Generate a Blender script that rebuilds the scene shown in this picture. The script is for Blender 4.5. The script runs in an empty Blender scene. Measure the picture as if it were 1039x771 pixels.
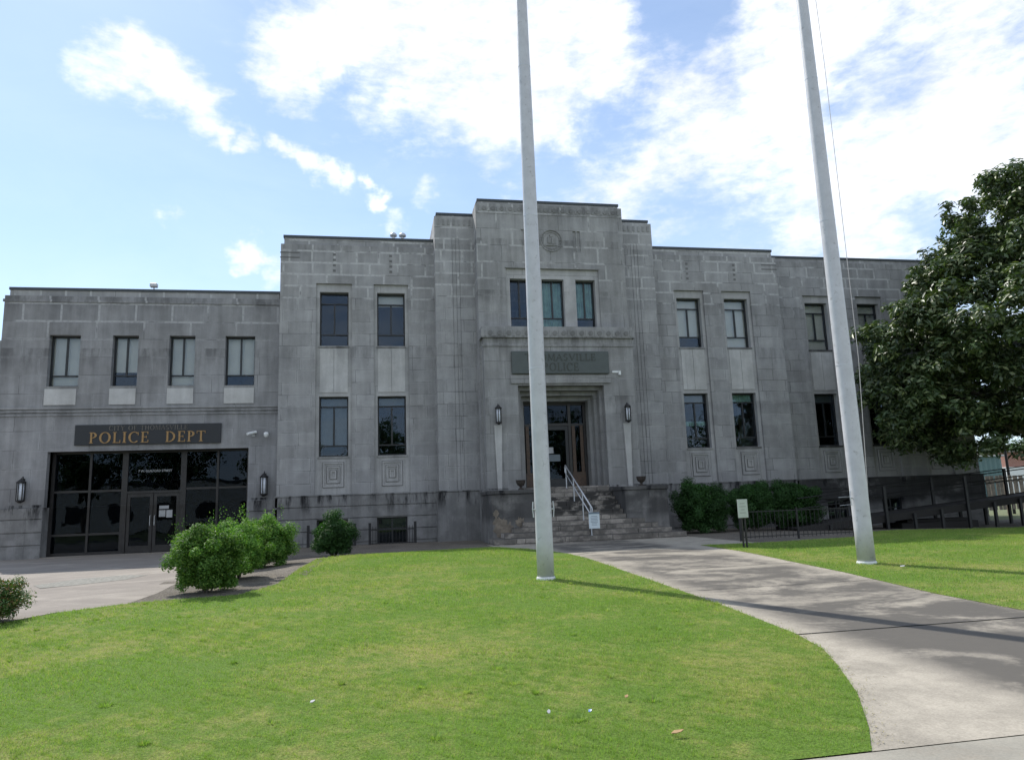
import bpy, bmesh, math, random
import numpy as np
from mathutils import Vector, Matrix
from math import radians as RAD, sin, cos, pi
random.seed(7); rng = np.random.default_rng(11)
SC = bpy.context.scene
COL = SC.collection

# ------------------------------------------------------------------ camera
CAM = Vector((-6.2553, -25.574, 1.6))
FPX = 733.076
YAW, PITCH, ROLL = .1872, .1687, -.0367
def cam_axes():
    f = Vector((sin(YAW)*cos(PITCH), cos(YAW)*cos(PITCH), sin(PITCH)))
    r = Vector((cos(YAW), -sin(YAW), 0)); u = r.cross(f)
    return cos(ROLL)*r+sin(ROLL)*u, -sin(ROLL)*r+cos(ROLL)*u, f
cr_, cu_, cf_ = cam_axes()
cd = bpy.data.cameras.new('camera'); cam = bpy.data.objects.new('camera', cd); COL.objects.link(cam)
m = Matrix((cr_, cu_, -cf_)).transposed().to_4x4(); m.translation = CAM; cam.matrix_world = m
cd.sensor_width = 36; cd.lens = FPX/1039*36; cd.clip_end = 5000; cd.clip_start = .05
SC.camera = cam

# ------------------------------------------------------------------ sun, sky, exposure
SUN_EL = RAD(47.5); SUN_AZ = RAD(-28)          # azimuth from +Y, clockwise seen from above
sdir = Vector((sin(SUN_AZ)*cos(SUN_EL), cos(SUN_AZ)*cos(SUN_EL), sin(SUN_EL)))
sl = bpy.data.lights.new('sun', 'SUN'); sl.energy = 3.5; sl.angle = RAD(.5); sl.color = (1, .95, .87)
so = bpy.data.objects.new('sun', sl); COL.objects.link(so); so.rotation_euler = sdir.to_track_quat('Z', 'Y').to_euler()
SKY_STRENGTH = .11; CLOUD = 8.6
SC.view_settings.view_transform = 'Standard'; SC.view_settings.look = 'None'; SC.view_settings.gamma = 1
SC.view_settings.exposure = .5; SC.view_settings.use_curve_mapping = False

def raydir(px, py):
    d = cf_ + (px-519.5)/FPX*cr_ + (385.5-py)/FPX*cu_
    return d.normalized()

class NT:
    """small helper to write node trees"""
    def __init__(s, tree): s.t = tree; s.n = tree.nodes; s.l = tree.links
    def node(s, typ, ins=None, **kw):
        nd = s.n.new(typ)
        for k, v in kw.items(): setattr(nd, k, v)
        if ins:
            for k, v in ins.items(): s.put(nd.inputs[k], v)
        return nd
    def put(s, sock, v):
        if isinstance(v, bpy.types.NodeSocket): s.l.new(v, sock)
        else: sock.default_value = v
    def math(s, op, a, b=0., c=0., clamp=False):
        nd = s.node('ShaderNodeMath', operation=op, use_clamp=clamp)
        s.put(nd.inputs[0], a); s.put(nd.inputs[1], b); s.put(nd.inputs[2], c); return nd.outputs[0]
    def vmath(s, op, a, b=None, scale=None):
        nd = s.node('ShaderNodeVectorMath', operation=op); s.put(nd.inputs[0], a)
        if b is not None: s.put(nd.inputs[1], b)
        if scale is not None: s.put(nd.inputs['Scale'], scale)
        return nd.outputs['Value'] if op in ('DISTANCE', 'LENGTH', 'DOT_PRODUCT') else nd.outputs[0]
    def ramp(s, v, a, b, c=0., d=1., smooth=True):
        nd = s.node('ShaderNodeMapRange', interpolation_type='SMOOTHSTEP' if smooth else 'LINEAR')
        for k, q in zip(('Value', 'From Min', 'From Max', 'To Min', 'To Max'), (v, a, b, c, d)): s.put(nd.inputs[k], q)
        return nd.outputs[0]
    def noise(s, vec, scale, detail=4, rough=.55, dist=0.):
        nd = s.node('ShaderNodeTexNoise', {'Vector': vec, 'Scale': scale, 'Detail': detail, 'Roughness': rough, 'Distortion': dist}); return nd.outputs[0]
    def mix(s, f, a, b, blend='MIX'):
        nd = s.node('ShaderNodeMix', data_type='RGBA', blend_type=blend)
        s.put(nd.inputs[0], f); s.put(nd.inputs[6], a); s.put(nd.inputs[7], b); return nd.outputs[2]
    def mapv(s, vec, scale=(1, 1, 1), loc=(0, 0, 0), rot=(0, 0, 0)):
        return s.node('ShaderNodeMapping', {'Vector': vec, 'Scale': scale, 'Location': loc, 'Rotation': rot}).outputs[0]
    def sep(s, vec):
        return s.node('ShaderNodeSeparateXYZ', {0: vec}).outputs
    def comb(s, x=0., y=0., z=0.):
        return s.node('ShaderNodeCombineXYZ', {0: x, 1: y, 2: z}).outputs[0]
def c4(c): return (c[0], c[1], c[2], 1) if isinstance(c, (tuple, list)) else (c, c, c, 1)

def build_world():
    w = bpy.data.worlds.new('World'); SC.world = w; w.use_nodes = True
    t = NT(w.node_tree); t.n.clear()
    sky = t.node('ShaderNodeTexSky', sky_type='NISHITA', sun_disc=False)
    sky.sun_elevation = SUN_EL; sky.sun_rotation = SUN_AZ; sky.air_density = 1.0; sky.dust_density = .25; sky.ozone_density = 2.2
    d = t.node('ShaderNodeTexCoord').outputs['Generated']
    x, y, z = t.sep(d)
    inv = t.math('DIVIDE', 1., t.math('ADD', t.math('MAXIMUM', z, 0.), .22))
    P = t.comb(t.math('MULTIPLY', x, inv), t.math('MULTIPLY', y, inv), 0.)
    blobs = [  # px, py, radius(px), weight
        (125, 72, 42, .9), (165, 95, 42, 1.), (205, 118, 38, 1.), (232, 135, 24, .8), (290, 158, 18, .8), (330, 178, 22, .95), (378, 192, 17, 1.), (247, 252, 20, .95),
        (165, 222, 20, .75), (277, 278, 26, .6), (100, 62, 26, .7), (185, 85, 26, .6), (258, 150, 20, .7), (310, 165, 20, .8), (350, 183, 20, .85), (395, 215, 18, .55), (425, 205, 20, .5), (262, 20, 26, .6), (255, 45, 20, .55), (600, 150, 70, .75), (560, 200, 60, .45), (500, 150, 50, .6), (430, 130, 40, .75), (760, 230, 80, .7),
        (300, 55, 60, 1.), (370, 30, 95, 1.), (450, 60, 105, 1.), (420, 95, 45, .8), (520, 60, 130, 1.), (560, 110, 95, 1.), (470, 130, 45, .7), (640, 60, 140, 1.), (700, 140, 150, 1.),
        (800, 60, 160, 1.), (820, 180, 150, .95), (930, 120, 170, 1.), (660, 200, 80, .8), (980, 20, 150, .8), (700, -80, 220, 1.), (420, -80, 200, .9), (1150, 150, 220, .9), (900, 225, 90, .75), (590, 190, 40, .5)]
    holes = [(690, 22, 60, .8), (645, 130, 46, .65), (700, 225, 60, .5), (612, 135, 28, .5), (760, 235, 60, .4), (560, 165, 36, .5), (890, 75, 60, .25), (945, 225, 40, .35), (350, 90, 22, .35)]
    wq = t.vmath('SUBTRACT', t.node('ShaderNodeTexNoise', {'Vector': d, 'Scale': 9., 'Detail': 5., 'Roughness': .6}).outputs['Color'], (.5, .5, .5))
    dw = t.vmath('ADD', d, t.vmath('SCALE', wq, scale=.13))
    def blobmask(L):
        acc = None
        for px, py, r, wt in L:
            c = raydir(px, py); rr = r/FPX*.92
            v = t.ramp(t.vmath('DISTANCE', dw, tuple(c)), rr*1.25, rr*.15, 0., wt)
            acc = v if acc is None else t.math('MAXIMUM', acc, v)
        return acc
    hs = t.math('MULTIPLY', blobmask(holes), 1.15)
    # unseen broken cloud added behind and around the camera to light the facade
    back = t.ramp(y, .35, -.1, 0., .62)
    mk = t.math('SUBTRACT', t.math('MAXIMUM', blobmask(blobs), back), hs)
    n1 = t.noise(t.mapv(P, (1, 1, 1), (3.1, 1.7, 0), (0, 0, .5)), 3.2, 9, .62, .35)
    n2 = t.noise(t.mapv(d, (1.0, 1.0, 1.9), (0, 0, 0)), 13., 7, .62, .2)
    n3 = t.noise(t.mapv(d, (1.0, 1.0, 2.6), (5, 0, 0)), 36., 5, .6, .2)
    n = t.math('ADD', t.math('ADD', t.math('MULTIPLY', n1, .30), t.math('MULTIPLY', n2, .42)), t.math('MULTIPLY', n3, .28))
    dens = t.math('ADD', mk, t.math('MULTIPLY', t.math('SUBTRACT', n, .5), 3.4))
    cov = t.math('POWER', t.ramp(dens, .10, 1.2, 0., 1.), 1.1)
    cov = t.math('MULTIPLY', cov, t.math('MINIMUM', t.math('ADD', t.math('MULTIPLY', mk, 6.), 0.), 1., clamp=True))
    cov = t.math('MULTIPLY', cov, .93)
    # thin milky veil toward the horizon and toward the right of the view
    veil = t.math('MULTIPLY', t.ramp(z, .65, .05, .2, .55), t.ramp(x, -.5, .6, .85, 1.1))
    veil = t.math('MULTIPLY', veil, t.ramp(t.noise(t.mapv(d, (1, 1, 2.2)), 4., 6, .6, .4), .3, .7, .8, 1.15))
    shade = t.ramp(t.noise(d, 7., 4, .5), .3, .7, .86, 1.04)
    cl = t.vmath('SCALE', (CLOUD*.97, CLOUD*.985, CLOUD*1.02), scale=shade)
    skyc = t.mix(veil, t.mix(1., sky.outputs[0], (.94, 1.03, 1.1, 1), 'MULTIPLY'), (CLOUD*.74, CLOUD*.87, CLOUD*1.06, 1))
    col = t.mix(cov, skyc, cl)
    bg = t.node('ShaderNodeBackground', {'Color': col, 'Strength': SKY_STRENGTH})
    t.l.new(bg.outputs[0], t.node('ShaderNodeOutputWorld').inputs[0])
build_world()

# ------------------------------------------------------------------ materials
MATS = {}
def newmat(name):
    mt = bpy.data.materials.new(name); mt.use_nodes = True; t = NT(mt.node_tree); t.n.clear()
    MATS[name] = mt
    out = t.node('ShaderNodeOutputMaterial'); b = t.node('ShaderNodeBsdfPrincipled'); t.l.new(b.outputs[0], out.inputs[0])
    pos = t.node('ShaderNodeNewGeometry').outputs['Position']
    return mt, t, b, pos, out
def bump(t, b, h, strength, dist):
    t.put(b.inputs['Normal'], t.node('ShaderNodeBump', {'Height': h, 'Strength': strength, 'Distance': dist}).outputs[0])
def simple(name, col, rough=.5, metal=0., var=.15, nscale=6., bumps=.0, spec=.5, rust=None):
    mt, t, b, pos, out = newmat(name)
    n = t.noise(pos, nscale, 5, .6)
    c = t.mix(1., c4(col), t.comb(*([t.ramp(n, .25, .75, 1-var, 1+var)]*3)), 'MULTIPLY')
    if rust: c = t.mix(t.math('MULTIPLY', t.ramp(t.noise(pos, nscale*2.3, 6, .65), rust[1], rust[1]+.12), rust[2]), c, c4(rust[0]))
    t.put(b.inputs['Base Color'], c); b.inputs['Roughness'].default_value = rough; b.inputs['Metallic'].default_value = metal
    b.inputs['Specular IOR Level'].default_value = spec
    t.put(b.inputs['Roughness'], t.ramp(n, .2, .8, rough*.85, min(1, rough*1.15)))
    if bumps: bump(t, b, t.noise(pos, nscale*5, 5, .6), bumps, .01)
    return mt

def stone(name, base, bw=1.0, rh=.435, zoff=2.06, joints=.8, tuck=0., grime=.5, blockvar=.10, black=None, mortar=.35):
    mt, t, b, pos, out = newmat(name)
    x, y, z = t.sep(pos)
    u = t.math('ADD', x, t.math('MULTIPLY', y, 1.37)); v = t.math('SUBTRACT', z, zoff-rh*20)
    V = t.comb(t.math('ADD', u, 60.), v, 0.)
    # hand-laid feel: wobble the joint lines by millimetres
    wob = t.vmath('SCALE', t.vmath('SUBTRACT', t.node('ShaderNodeTexNoise', {'Vector': pos, 'Scale': 2.1}).outputs['Color'], (.5, .5, .5)), scale=.012)
    V = t.vmath('ADD', V, wob)
    br = t.node('ShaderNodeTexBrick', {'Vector': V, 'Color1': (0, 0, 0, 1), 'Color2': (1, 1, 1, 1), 'Mortar': (.5, .5, .5, 1), 'Scale': 1., 'Mortar Size': .011, 'Mortar Smooth': .3, 'Bias': 0., 'Brick Width': bw, 'Row Height': rh}, offset=.5, offset_frequency=2, squash=.78, squash_frequency=3)
    tone = t.math('SUBTRACT', t.math('MULTIPLY', br.outputs[0], 1.), .5)
    mort = br.outputs['Fac']
    n_s = t.noise(pos, 38., 6, .7); n_m = t.noise(pos, 2.3, 6, .62); n_l = t.noise(pos, .5, 4, .5)
    streak = t.noise(t.mapv(pos, (3.2, 3.2, .28)), 1., 6, .62)
    val = t.math('ADD', 1., t.math('MULTIPLY', tone, blockvar*2))
    val = t.math('MULTIPLY', val, t.ramp(n_s, .3, .7, .93, 1.06))
    val = t.math('MULTIPLY', val, t.ramp(n_m, .3, .7, .90, 1.08))
    val = t.math('MULTIPLY', val, t.ramp(n_l, .3, .7, .90, 1.08))
    val = t.math('MULTIPLY', val, t.ramp(streak, .3, .72, 1.06, 1-.22*grime))
    col = t.vmath('SCALE', tuple(base), scale=val)
    warm = t.ramp(t.noise(pos, .9, 5, .6), .35, .7, 0., .15)
    col = t.mix(warm, col, t.mix(1., col, (1.06, 1.0, .90, 1), 'MULTIPLY'))
    # soot below ledges: runs with ragged lower ends at given heights
    def run(z1, depth, amt, thr=.42):
        band = t.math('MULTIPLY', t.ramp(z, z1-depth, z1, 0., 1.), t.math('LESS_THAN', z, z1+.02))
        return t.math('MULTIPLY', t.math('MULTIPLY', band, t.ramp(t.noise(t.mapv(pos, (2.6, 2.6, .5), (z1, 0, 0)), 1., 7, .68), thr, thr+.22)), amt)
    g = None
    for z1, dp, am in ((12.3, .7, .3), (10.97, .6, .3), (9.05, .7, .3), (7.25, 1.0, .34), (5.15, .5, .25), (2.08, 1.0, .7)):
        q = run(z1, dp, am*grime*1.3); g = q if g is None else t.math('MAXIMUM', g, q)
    up = t.math('MULTIPLY', t.math('MULTIPLY', t.ramp(z, 2.7, 2.0, 0., 1.), t.ramp(n_m, .35, .6)), .3*grime)
    g = t.math('MAXIMUM', g, up)
    if black:   # heavy black crust in the given x range
        bm_ = t.math('MULTIPLY', t.ramp(x, black[0], black[1], 0., 1.), t.ramp(t.noise(t.mapv(pos, (.8, .8, 1.1)), 1., 6, .6), .22, .5))
        bz = t.math('MULTIPLY', bm_, t.math('MULTIPLY', t.ramp(z, .75, 1.25, .12, 1.), black[2]))
        g = t.math('MAXIMUM', g, bz)
    col = t.mix(g, col, (.022, .022, .024, 1))
    # joints
    jd = t.math('MULTIPLY', mort, t.ramp(t.noise(pos, 1.7, 4, .6), .3, .65, joints*.35, joints))
    col = t.mix(jd, col, c4((base[0]*mortar, base[1]*mortar, base[2]*mortar)))
    if tuck:
        b2 = t.node('ShaderNodeTexBrick', {'Vector': V, 'Color1': (0, 0, 0, 1), 'Color2': (0, 0, 0, 1), 'Mortar': (1, 1, 1, 1), 'Scale': 1., 'Mortar Size': .04, 'Mortar Smooth': .4, 'Bias': 0., 'Brick Width': bw, 'Row Height': rh}, offset=.5, offset_frequency=2, squash=.78, squash_frequency=3)
        zone = t.math('MULTIPLY', t.ramp(z, tuck, tuck+1.0, .3, 1.), t.ramp(t.noise(pos, .75, 4, .6), .43, .52))
        zone = t.math('MULTIPLY', zone, t.ramp(t.noise(pos, 9., 4, .6), .3, .55, .4, 1.))
        col = t.mix(t.math('MULTIPLY', t.math('MULTIPLY', b2.outputs['Fac'], zone), .7), col, (base[0]*1.7, base[1]*1.7, base[2]*1.68, 1))
    t.put(b.inputs['Base Color'], col); b.inputs['Roughness'].default_value = .9; b.inputs['Specular IOR Level'].default_value = .25
    h = t.math('SUBTRACT', t.math('MULTIPLY', n_s, .25), t.math('MULTIPLY', mort, 1.))
    bump(t, b, h, .5, .012)
    return mt

BASE = (.335, .336, .34)
stone('limestone', BASE, tuck=8.4, joints=.85, grime=.75)
stone('limestone_wing', (.285, .287, .295), rh=.62, bw=1.5, zoff=2.0, tuck=7.2, joints=.7, grime=1.1, blockvar=.07)
stone('limestone_tower', (.31, .311, .312), bw=1.15, rh=.62, tuck=8.9, joints=.75, grime=1.15, blockvar=.06)
stone('limestone_trim', (.40, .40, .40), bw=3.0, rh=1.9, joints=.55, grime=.55, blockvar=.04)
stone('limestone_pale', (.48, .48, .475), bw=6, rh=3., joints=.3, grime=.5, blockvar=.03)
stone('limestone_base', (.29, .29, .288), bw=1.6, rh=3., zoff=2.06, joints=.5, grime=1.25, black=(5.5, 11.0, .88), blockvar=.08)
stone('weathered_concrete', (.25, .245, .238), bw=1.7, rh=.9, joints=.25, grime=1.3, blockvar=.05, black=(-30, -29, .72))

stone('limestone_roundel', (.245, .245, .245), bw=6, rh=3., joints=.1, grime=1.2)
stone('limestone_dark', (.17, .17, .17), bw=6, rh=3., joints=.1, grime=.4)  # dark stone tone; the carved panel lines use it as painted recess shade
def step_mat():
    mt, t, b, pos, out = newmat('step_stone')
    x, y, z = t.sep(pos)
    n = t.noise(pos, 3., 7, .68); n2 = t.noise(pos, 22., 5, .6)
    br = t.node('ShaderNodeTexBrick', {'Vector': t.comb(t.math('ADD', x, 40.), t.math('MULTIPLY', z, 1.), 0.), 'Color1': (0, 0, 0, 1), 'Color2': (1, 1, 1, 1), 'Mortar': (.5, .5, .5, 1), 'Scale': 1., 'Mortar Size': .012, 'Brick Width': 1.45, 'Row Height': .145}, offset=.37)
    v = t.math('MULTIPLY', t.ramp(n, .3, .7, .62, 1.15), t.ramp(n2, .3, .7, .9, 1.08))
    v = t.math('MULTIPLY', v, t.ramp(br.outputs[0], 0., 1., .88, 1.1))
    v = t.math('MULTIPLY', v, t.math('SUBTRACT', 1., t.math('MULTIPLY', br.outputs['Fac'], .6)))
    col = t.vmath('SCALE', (.33, .30, .265), scale=v)
    dk = t.ramp(t.noise(t.mapv(pos, (.9, 1.2, 1.4), (3, 1, 2)), 1.6, 6, .62), .44, .54)
    mid = t.math('MULTIPLY', t.ramp(z, 1.05, 1.3), t.ramp(z, 2.0, 1.8))
    col = t.mix(t.math('MULTIPLY', dk, t.ramp(mid, 0., 1., .5, .95)), col, (.035, .034, .032, 1))
    t.put(b.inputs['Base Color'], col); b.inputs['Roughness'].default_value = .9
    bump(t, b, n2, .4, .01)
step_mat()

def concrete(name, base, dark, stain=.7, joints=None):
    mt, t, b, pos, out = newmat(name)
    n1 = t.noise(t.mapv(pos, (.9, 1.5, 1), (2, 0, 0), (0, 0, -.35)), .62, 8, .64, .9)
    n2 = t.noise(pos, 2.2, 7, .65); n3 = t.noise(pos, 60., 4, .6); n4 = t.noise(pos, 9., 6, .7)
    v = t.math('MULTIPLY', t.ramp(n2, .3, .7, .78, 1.12), t.ramp(n3, .3, .7, .88, 1.1))
    v = t.math('MULTIPLY', v, t.ramp(n4, .3, .7, .92, 1.06))
    col = t.vmath('SCALE', tuple(base), scale=v)
    x, y, z = t.sep(pos)
    s = t.math('ADD', n1, t.math('ADD', t.math('MULTIPLY', t.math('SUBTRACT', n2, .5), .45), t.math('MULTIPLY', t.math('SUBTRACT', n4, .5), .3)))
    s = t.math('ADD', s, t.math('MULTIPLY', t.ramp(y, -18.7, -19.4), t.math('MULTIPLY', t.ramp(x, -2.0, -.6), .13)))
    s = t.math('MULTIPLY', t.ramp(s, .30, .57), stain)
    if joints:   # clean worn strip along the edges
        edge = t.math('MINIMUM', t.math('SUBTRACT', x, joints[0]), t.math('SUBTRACT', joints[1], x))
        s = t.math('MULTIPLY', s, t.ramp(t.math('ADD', edge, t.math('MULTIPLY', n4, .3)), .15, .75))
    col = t.mix(s, col, c4(dark))
    t.put(b.inputs['Base Color'], col); b.inputs['Roughness'].default_value = .88; b.inputs['Specular IOR Level'].default_value = .3
    bump(t, b, t.math('ADD', n3, n4), .35, .006)
concrete('path_concrete', (.37, .335, .276), (.092, .085, .075), .95, joints=(-2.1, 1.25))
concrete('paving_concrete', (.34, .305, .262), (.15, .13, .115), .6)
concrete('curb_concrete', (.375, .33, .265), (.22, .24, .22), .4)

def soil(name, c1, c2, sc=30., b_=.8):
    mt, t, b, pos, out = newmat(name)
    n = t.noise(pos, sc, 7, .75); n2 = t.noise(pos, 1.5, 5, .6)
    col = t.mix(t.ramp(n, .35, .65), c4(c1), c4(c2))
    col = t.mix(1., col, t.comb(*([t.ramp(n2, .3, .7, .75, 1.2)]*3)), 'MULTIPLY')
    t.put(b.inputs['Base Color'], col); b.inputs['Roughness'].default_value = .95; bump(t, b, n, b_, .03)
soil('mulch', (.07, .058, .045), (.21, .185, .15)); soil('far_ground', (.10, .13, .05), (.16, .17, .08), 3., .2)

def grass_nodes(t, pos):
    n1 = t.noise(pos, .35, 5, .6, .4); n2 = t.noise(pos, 1.9, 6, .7); n3 = t.noise(pos, 9., 5, .7)
    dry = t.math('ADD', t.math('MULTIPLY', n1, .42), t.math('ADD', t.math('MULTIPLY', n2, .33), t.math('MULTIPLY', n3, .25)))
    return t.ramp(dry, .45, .62), n2, n3
def grass_mats():
    mt, t, b, pos, out = newmat('lawn_soil')
    dry, n2, n3 = grass_nodes(t, pos)
    fine = t.noise(pos, 55., 5, .7)
    col = t.mix(dry, (.12, .20, .035, 1), (.26, .26, .085, 1))
    col = t.mix(1., col, t.comb(*([t.ramp(fine, .25, .75, .45, 1.35)]*3)), 'MULTIPLY')
    t.put(b.inputs['Base Color'], col); b.inputs['Roughness'].default_value = .9; b.inputs['Specular IOR Level'].default_value = .1
    bump(t, b, fine, .6, .03)
    mt, t, b, pos, out = newmat('grass_blade')
    dry, n2, n3 = grass_nodes(t, pos)
    ri = t.node('ShaderNodeNewGeometry').outputs['Random Per Island']
    f = t.math('ADD', t.math('MULTIPLY', dry, .62), t.math('MULTIPLY', t.math('SUBTRACT', ri, .5), .5), clamp=True)
    col = t.mix(f, (.22, .345, .075, 1), (.42, .44, .16, 1))
    col = t.mix(1., col, t.comb(*([t.ramp(n3, .3, .7, .8, 1.18)]*3)), 'MULTIPLY')
    col = t.mix(t.math('MULTIPLY', t.math('GREATER_THAN', ri, .955), .8), col, (.42, .37, .18, 1))
    t.put(b.inputs['Base Color'], col); b.inputs['Roughness'].default_value = .55; b.inputs['Specular IOR Level'].default_value = .25
    tr = t.node('ShaderNodeBsdfTranslucent', {'Color': t.mix(1., col, (1.2, 1.35, .6, 1), 'MULTIPLY')})
    mx = t.node('ShaderNodeMixShader', {0: .38}); t.l.new(b.outputs[0], mx.inputs[1]); t.l.new(tr.outputs[0], mx.inputs[2]); t.l.new(mx.outputs[0], out.inputs[0])
grass_mats()

def leafmat(name, cols, rough=.45, trans=.25, spec=.5, odd=None):
    mt, t, b, pos, out = newmat(name)
    g = t.node('ShaderNodeNewGeometry'); ri = g.outputs['Random Per Island']
    cr = t.node('ShaderNodeValToRGB', {0: ri}); el = cr.color_ramp.elements
    el[0].color = c4(cols[0]); el[1].color = c4(cols[-1])
    for i, c in enumerate(cols[1:-1]): e = el.new((i+1)/(len(cols)-1)); e.color = c4(c)
    col = cr.outputs[0]
    col = t.mix(1., col, t.comb(*([t.ramp(t.noise(pos, 1.1, 3, .5), .3, .7, .72, 1.3)]*3)), 'MULTIPLY')
    if odd: col = t.mix(t.math('GREATER_THAN', t.noise(pos, 23., 2, .5), odd[1]), col, c4(odd[0]))
    t.put(b.inputs['Base Color'], col); b.inputs['Roughness'].default_value = rough; b.inputs['Specular IOR Level'].default_value = spec
    tr = t.node('ShaderNodeBsdfTranslucent', {'Color': t.mix(1., col, (1.3, 1.6, .5, 1), 'MULTIPLY')})
    mx = t.node('ShaderNodeMixShader', {0: trans}); t.l.new(b.outputs[0], mx.inputs[1]); t.l.new(tr.outputs[0], mx.inputs[2]); t.l.new(mx.outputs[0], out.inputs[0])
leafmat('magnolia_leaf', [(.040, .066, .028), (.06, .098, .038), (.085, .128, .048), (.19, .22, .10)],   .44, .14, .6, ((.16, .06, .03), .74))
leafmat('bright_shrub_leaf', [(.05, .12, .022), (.085, .19, .035), (.13, .26, .05), (.24, .36, .08)], .6, .3, .25)
leafmat('dark_shrub_leaf', [(.02, .055, .015), (.03, .08, .02), (.05, .12, .03)], .6, .25, .25)
leafmat('reddish_shrub_leaf', [(.04, .09, .02), (.06, .13, .03), (.09, .15, .04), (.26, .13, .07)], .5, .25)
leafmat('far_leaf', [(.03, .06, .02), (.05, .10, .03), (.08, .13, .04)], .6, .25)
simple('bark', (.11, .095, .08), .9, bumps=.8, nscale=9, var=.35)
simple('window_metal', (.018, .020, .022), .45, var=.2)
simple('bronze_metal', (.035, .033, .032), .4, .3, var=.2)
simple('coping_metal', (.055, .065, .075), .6, .2, var=.2)
simple('blind', (.76, .73, .66), .9, var=.06, nscale=2)
simple('green_curtain', (.26, .44, .38), .9, var=.25, nscale=4)
simple('grey_shade', (.17, .20, .22), .9, var=.1)
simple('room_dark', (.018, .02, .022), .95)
simple('pole_paint', (.54, .55, .58), .42, var=.08, nscale=5, rust=((.28, .28, .28), .58, .6))
simple('galvanised', (.55, .57, .6), .42, .3, var=.1)
simple('black_iron', (.012, .012, .013), .5, var=.2)
simple('gold_letter', (.33, .20, .08), .45, .25, var=.2, nscale=14)
simple('faded_letter', (.13, .12, .105), .7, var=.3, nscale=14)
simple('sign_black', (.022, .025, .029), .6, var=.15)
simple('sign_green_grey', (.085, .10, .098), .65, var=.12)
simple('sign_dark_letter', (.055, .062, .055), .6)
simple('lantern_glass', (.62, .66, .72), .35)
simple('urn_iron', (.045, .035, .03), .8, var=.5, nscale=25, bumps=.4)
simple('white_paint', (.72, .74, .74), .6, var=.06)
simple('pale_sign', (.46, .52, .46), .5, var=.06)
simple('blue_white_sign', (.62, .70, .74), .45, var=.05)
simple('sign_print', (.16, .22, .27), .6)
simple('dark_wood', (.022, .02, .019), .85, var=.4, nscale=12, bumps=.3)
simple('door_wood', (.075, .045, .028), .5, var=.35, nscale=8)
simple('fence_wood', (.21, .18, .15), .9, var=.4, nscale=5, bumps=.3)
simple('teal_metal', (.085, .16, .165), .5, var=.12)
simple('pot_concrete', (.36, .35, .32), .9, var=.2, bumps=.3)
simple('tan_stucco', (.20, .17, .135), .9, var=.4, bumps=.5); simple('white_wall', (.45, .44, .41), .9, var=.05, nscale=1)
simple('steel_grey', (.42, .43, .44), .4, .4)
simple('clipping', (.26, .23, .13), .9, var=.5, nscale=30); simple('dry_leaf', (.42, .27, .13), .8); simple('paper', (.42, .43, .44), .7); simple('blue_plastic', (.08, .22, .6), .4)
simple('cable', (.45, .45, .46), .7)
simple('asphalt', (.06, .06, .06), .9, var=.2, nscale=20, bumps=.3)
simple('patch_gravel', (.20, .195, .17), .95, var=.5, nscale=12, bumps=.5); simple('roof_gravel', (.3, .29, .27), .95)
def brickmat():
    mt, t, b, pos, out = newmat('red_brick'); x, y, z = t.sep(pos)
    br = t.node('ShaderNodeTexBrick', {'Vector': t.comb(t.math('ADD', x, y), z, 0.), 'Color1': (.26, .07, .045, 1), 'Color2': (.34, .11, .07, 1), 'Mortar': (.4, .36, .32, 1), 'Scale': 1., 'Mortar Size': .01, 'Brick Width': .22, 'Row Height': .075})
    t.put(b.inputs['Base Color'], br.outputs[0]); b.inputs['Roughness'].default_value = .9
brickmat()
def glass(name, refl=1.6, tint=(.75, .82, .85)):
    mt, t, b, pos, out = newmat(name); t.n.remove(b)
    fr = t.node('ShaderNodeFresnel', {'IOR': 1.5})
    nz = t.node('ShaderNodeBump', {'Height': t.noise(pos, 1.3, 2, .5), 'Strength': .06, 'Distance': .05}).outputs[0]
    gl = t.node('ShaderNodeBsdfGlossy', {'Color': (.62, .78, 1, 1), 'Roughness': .01, 'Normal': nz}); tr = t.node('ShaderNodeBsdfTransparent', {'Color': c4(tint)})
    mx = t.node('ShaderNodeMixShader', {0: t.math('MULTIPLY', fr.outputs[0], refl, clamp=True)})
    t.l.new(tr.outputs[0], mx.inputs[1]); t.l.new(gl.outputs[0], mx.inputs[2]); t.l.new(mx.outputs[0], out.inputs[0])
glass('window_glass', .85, (.92, .93, .92)); glass('dark_glass', .5, (.4, .42, .43))

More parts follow.
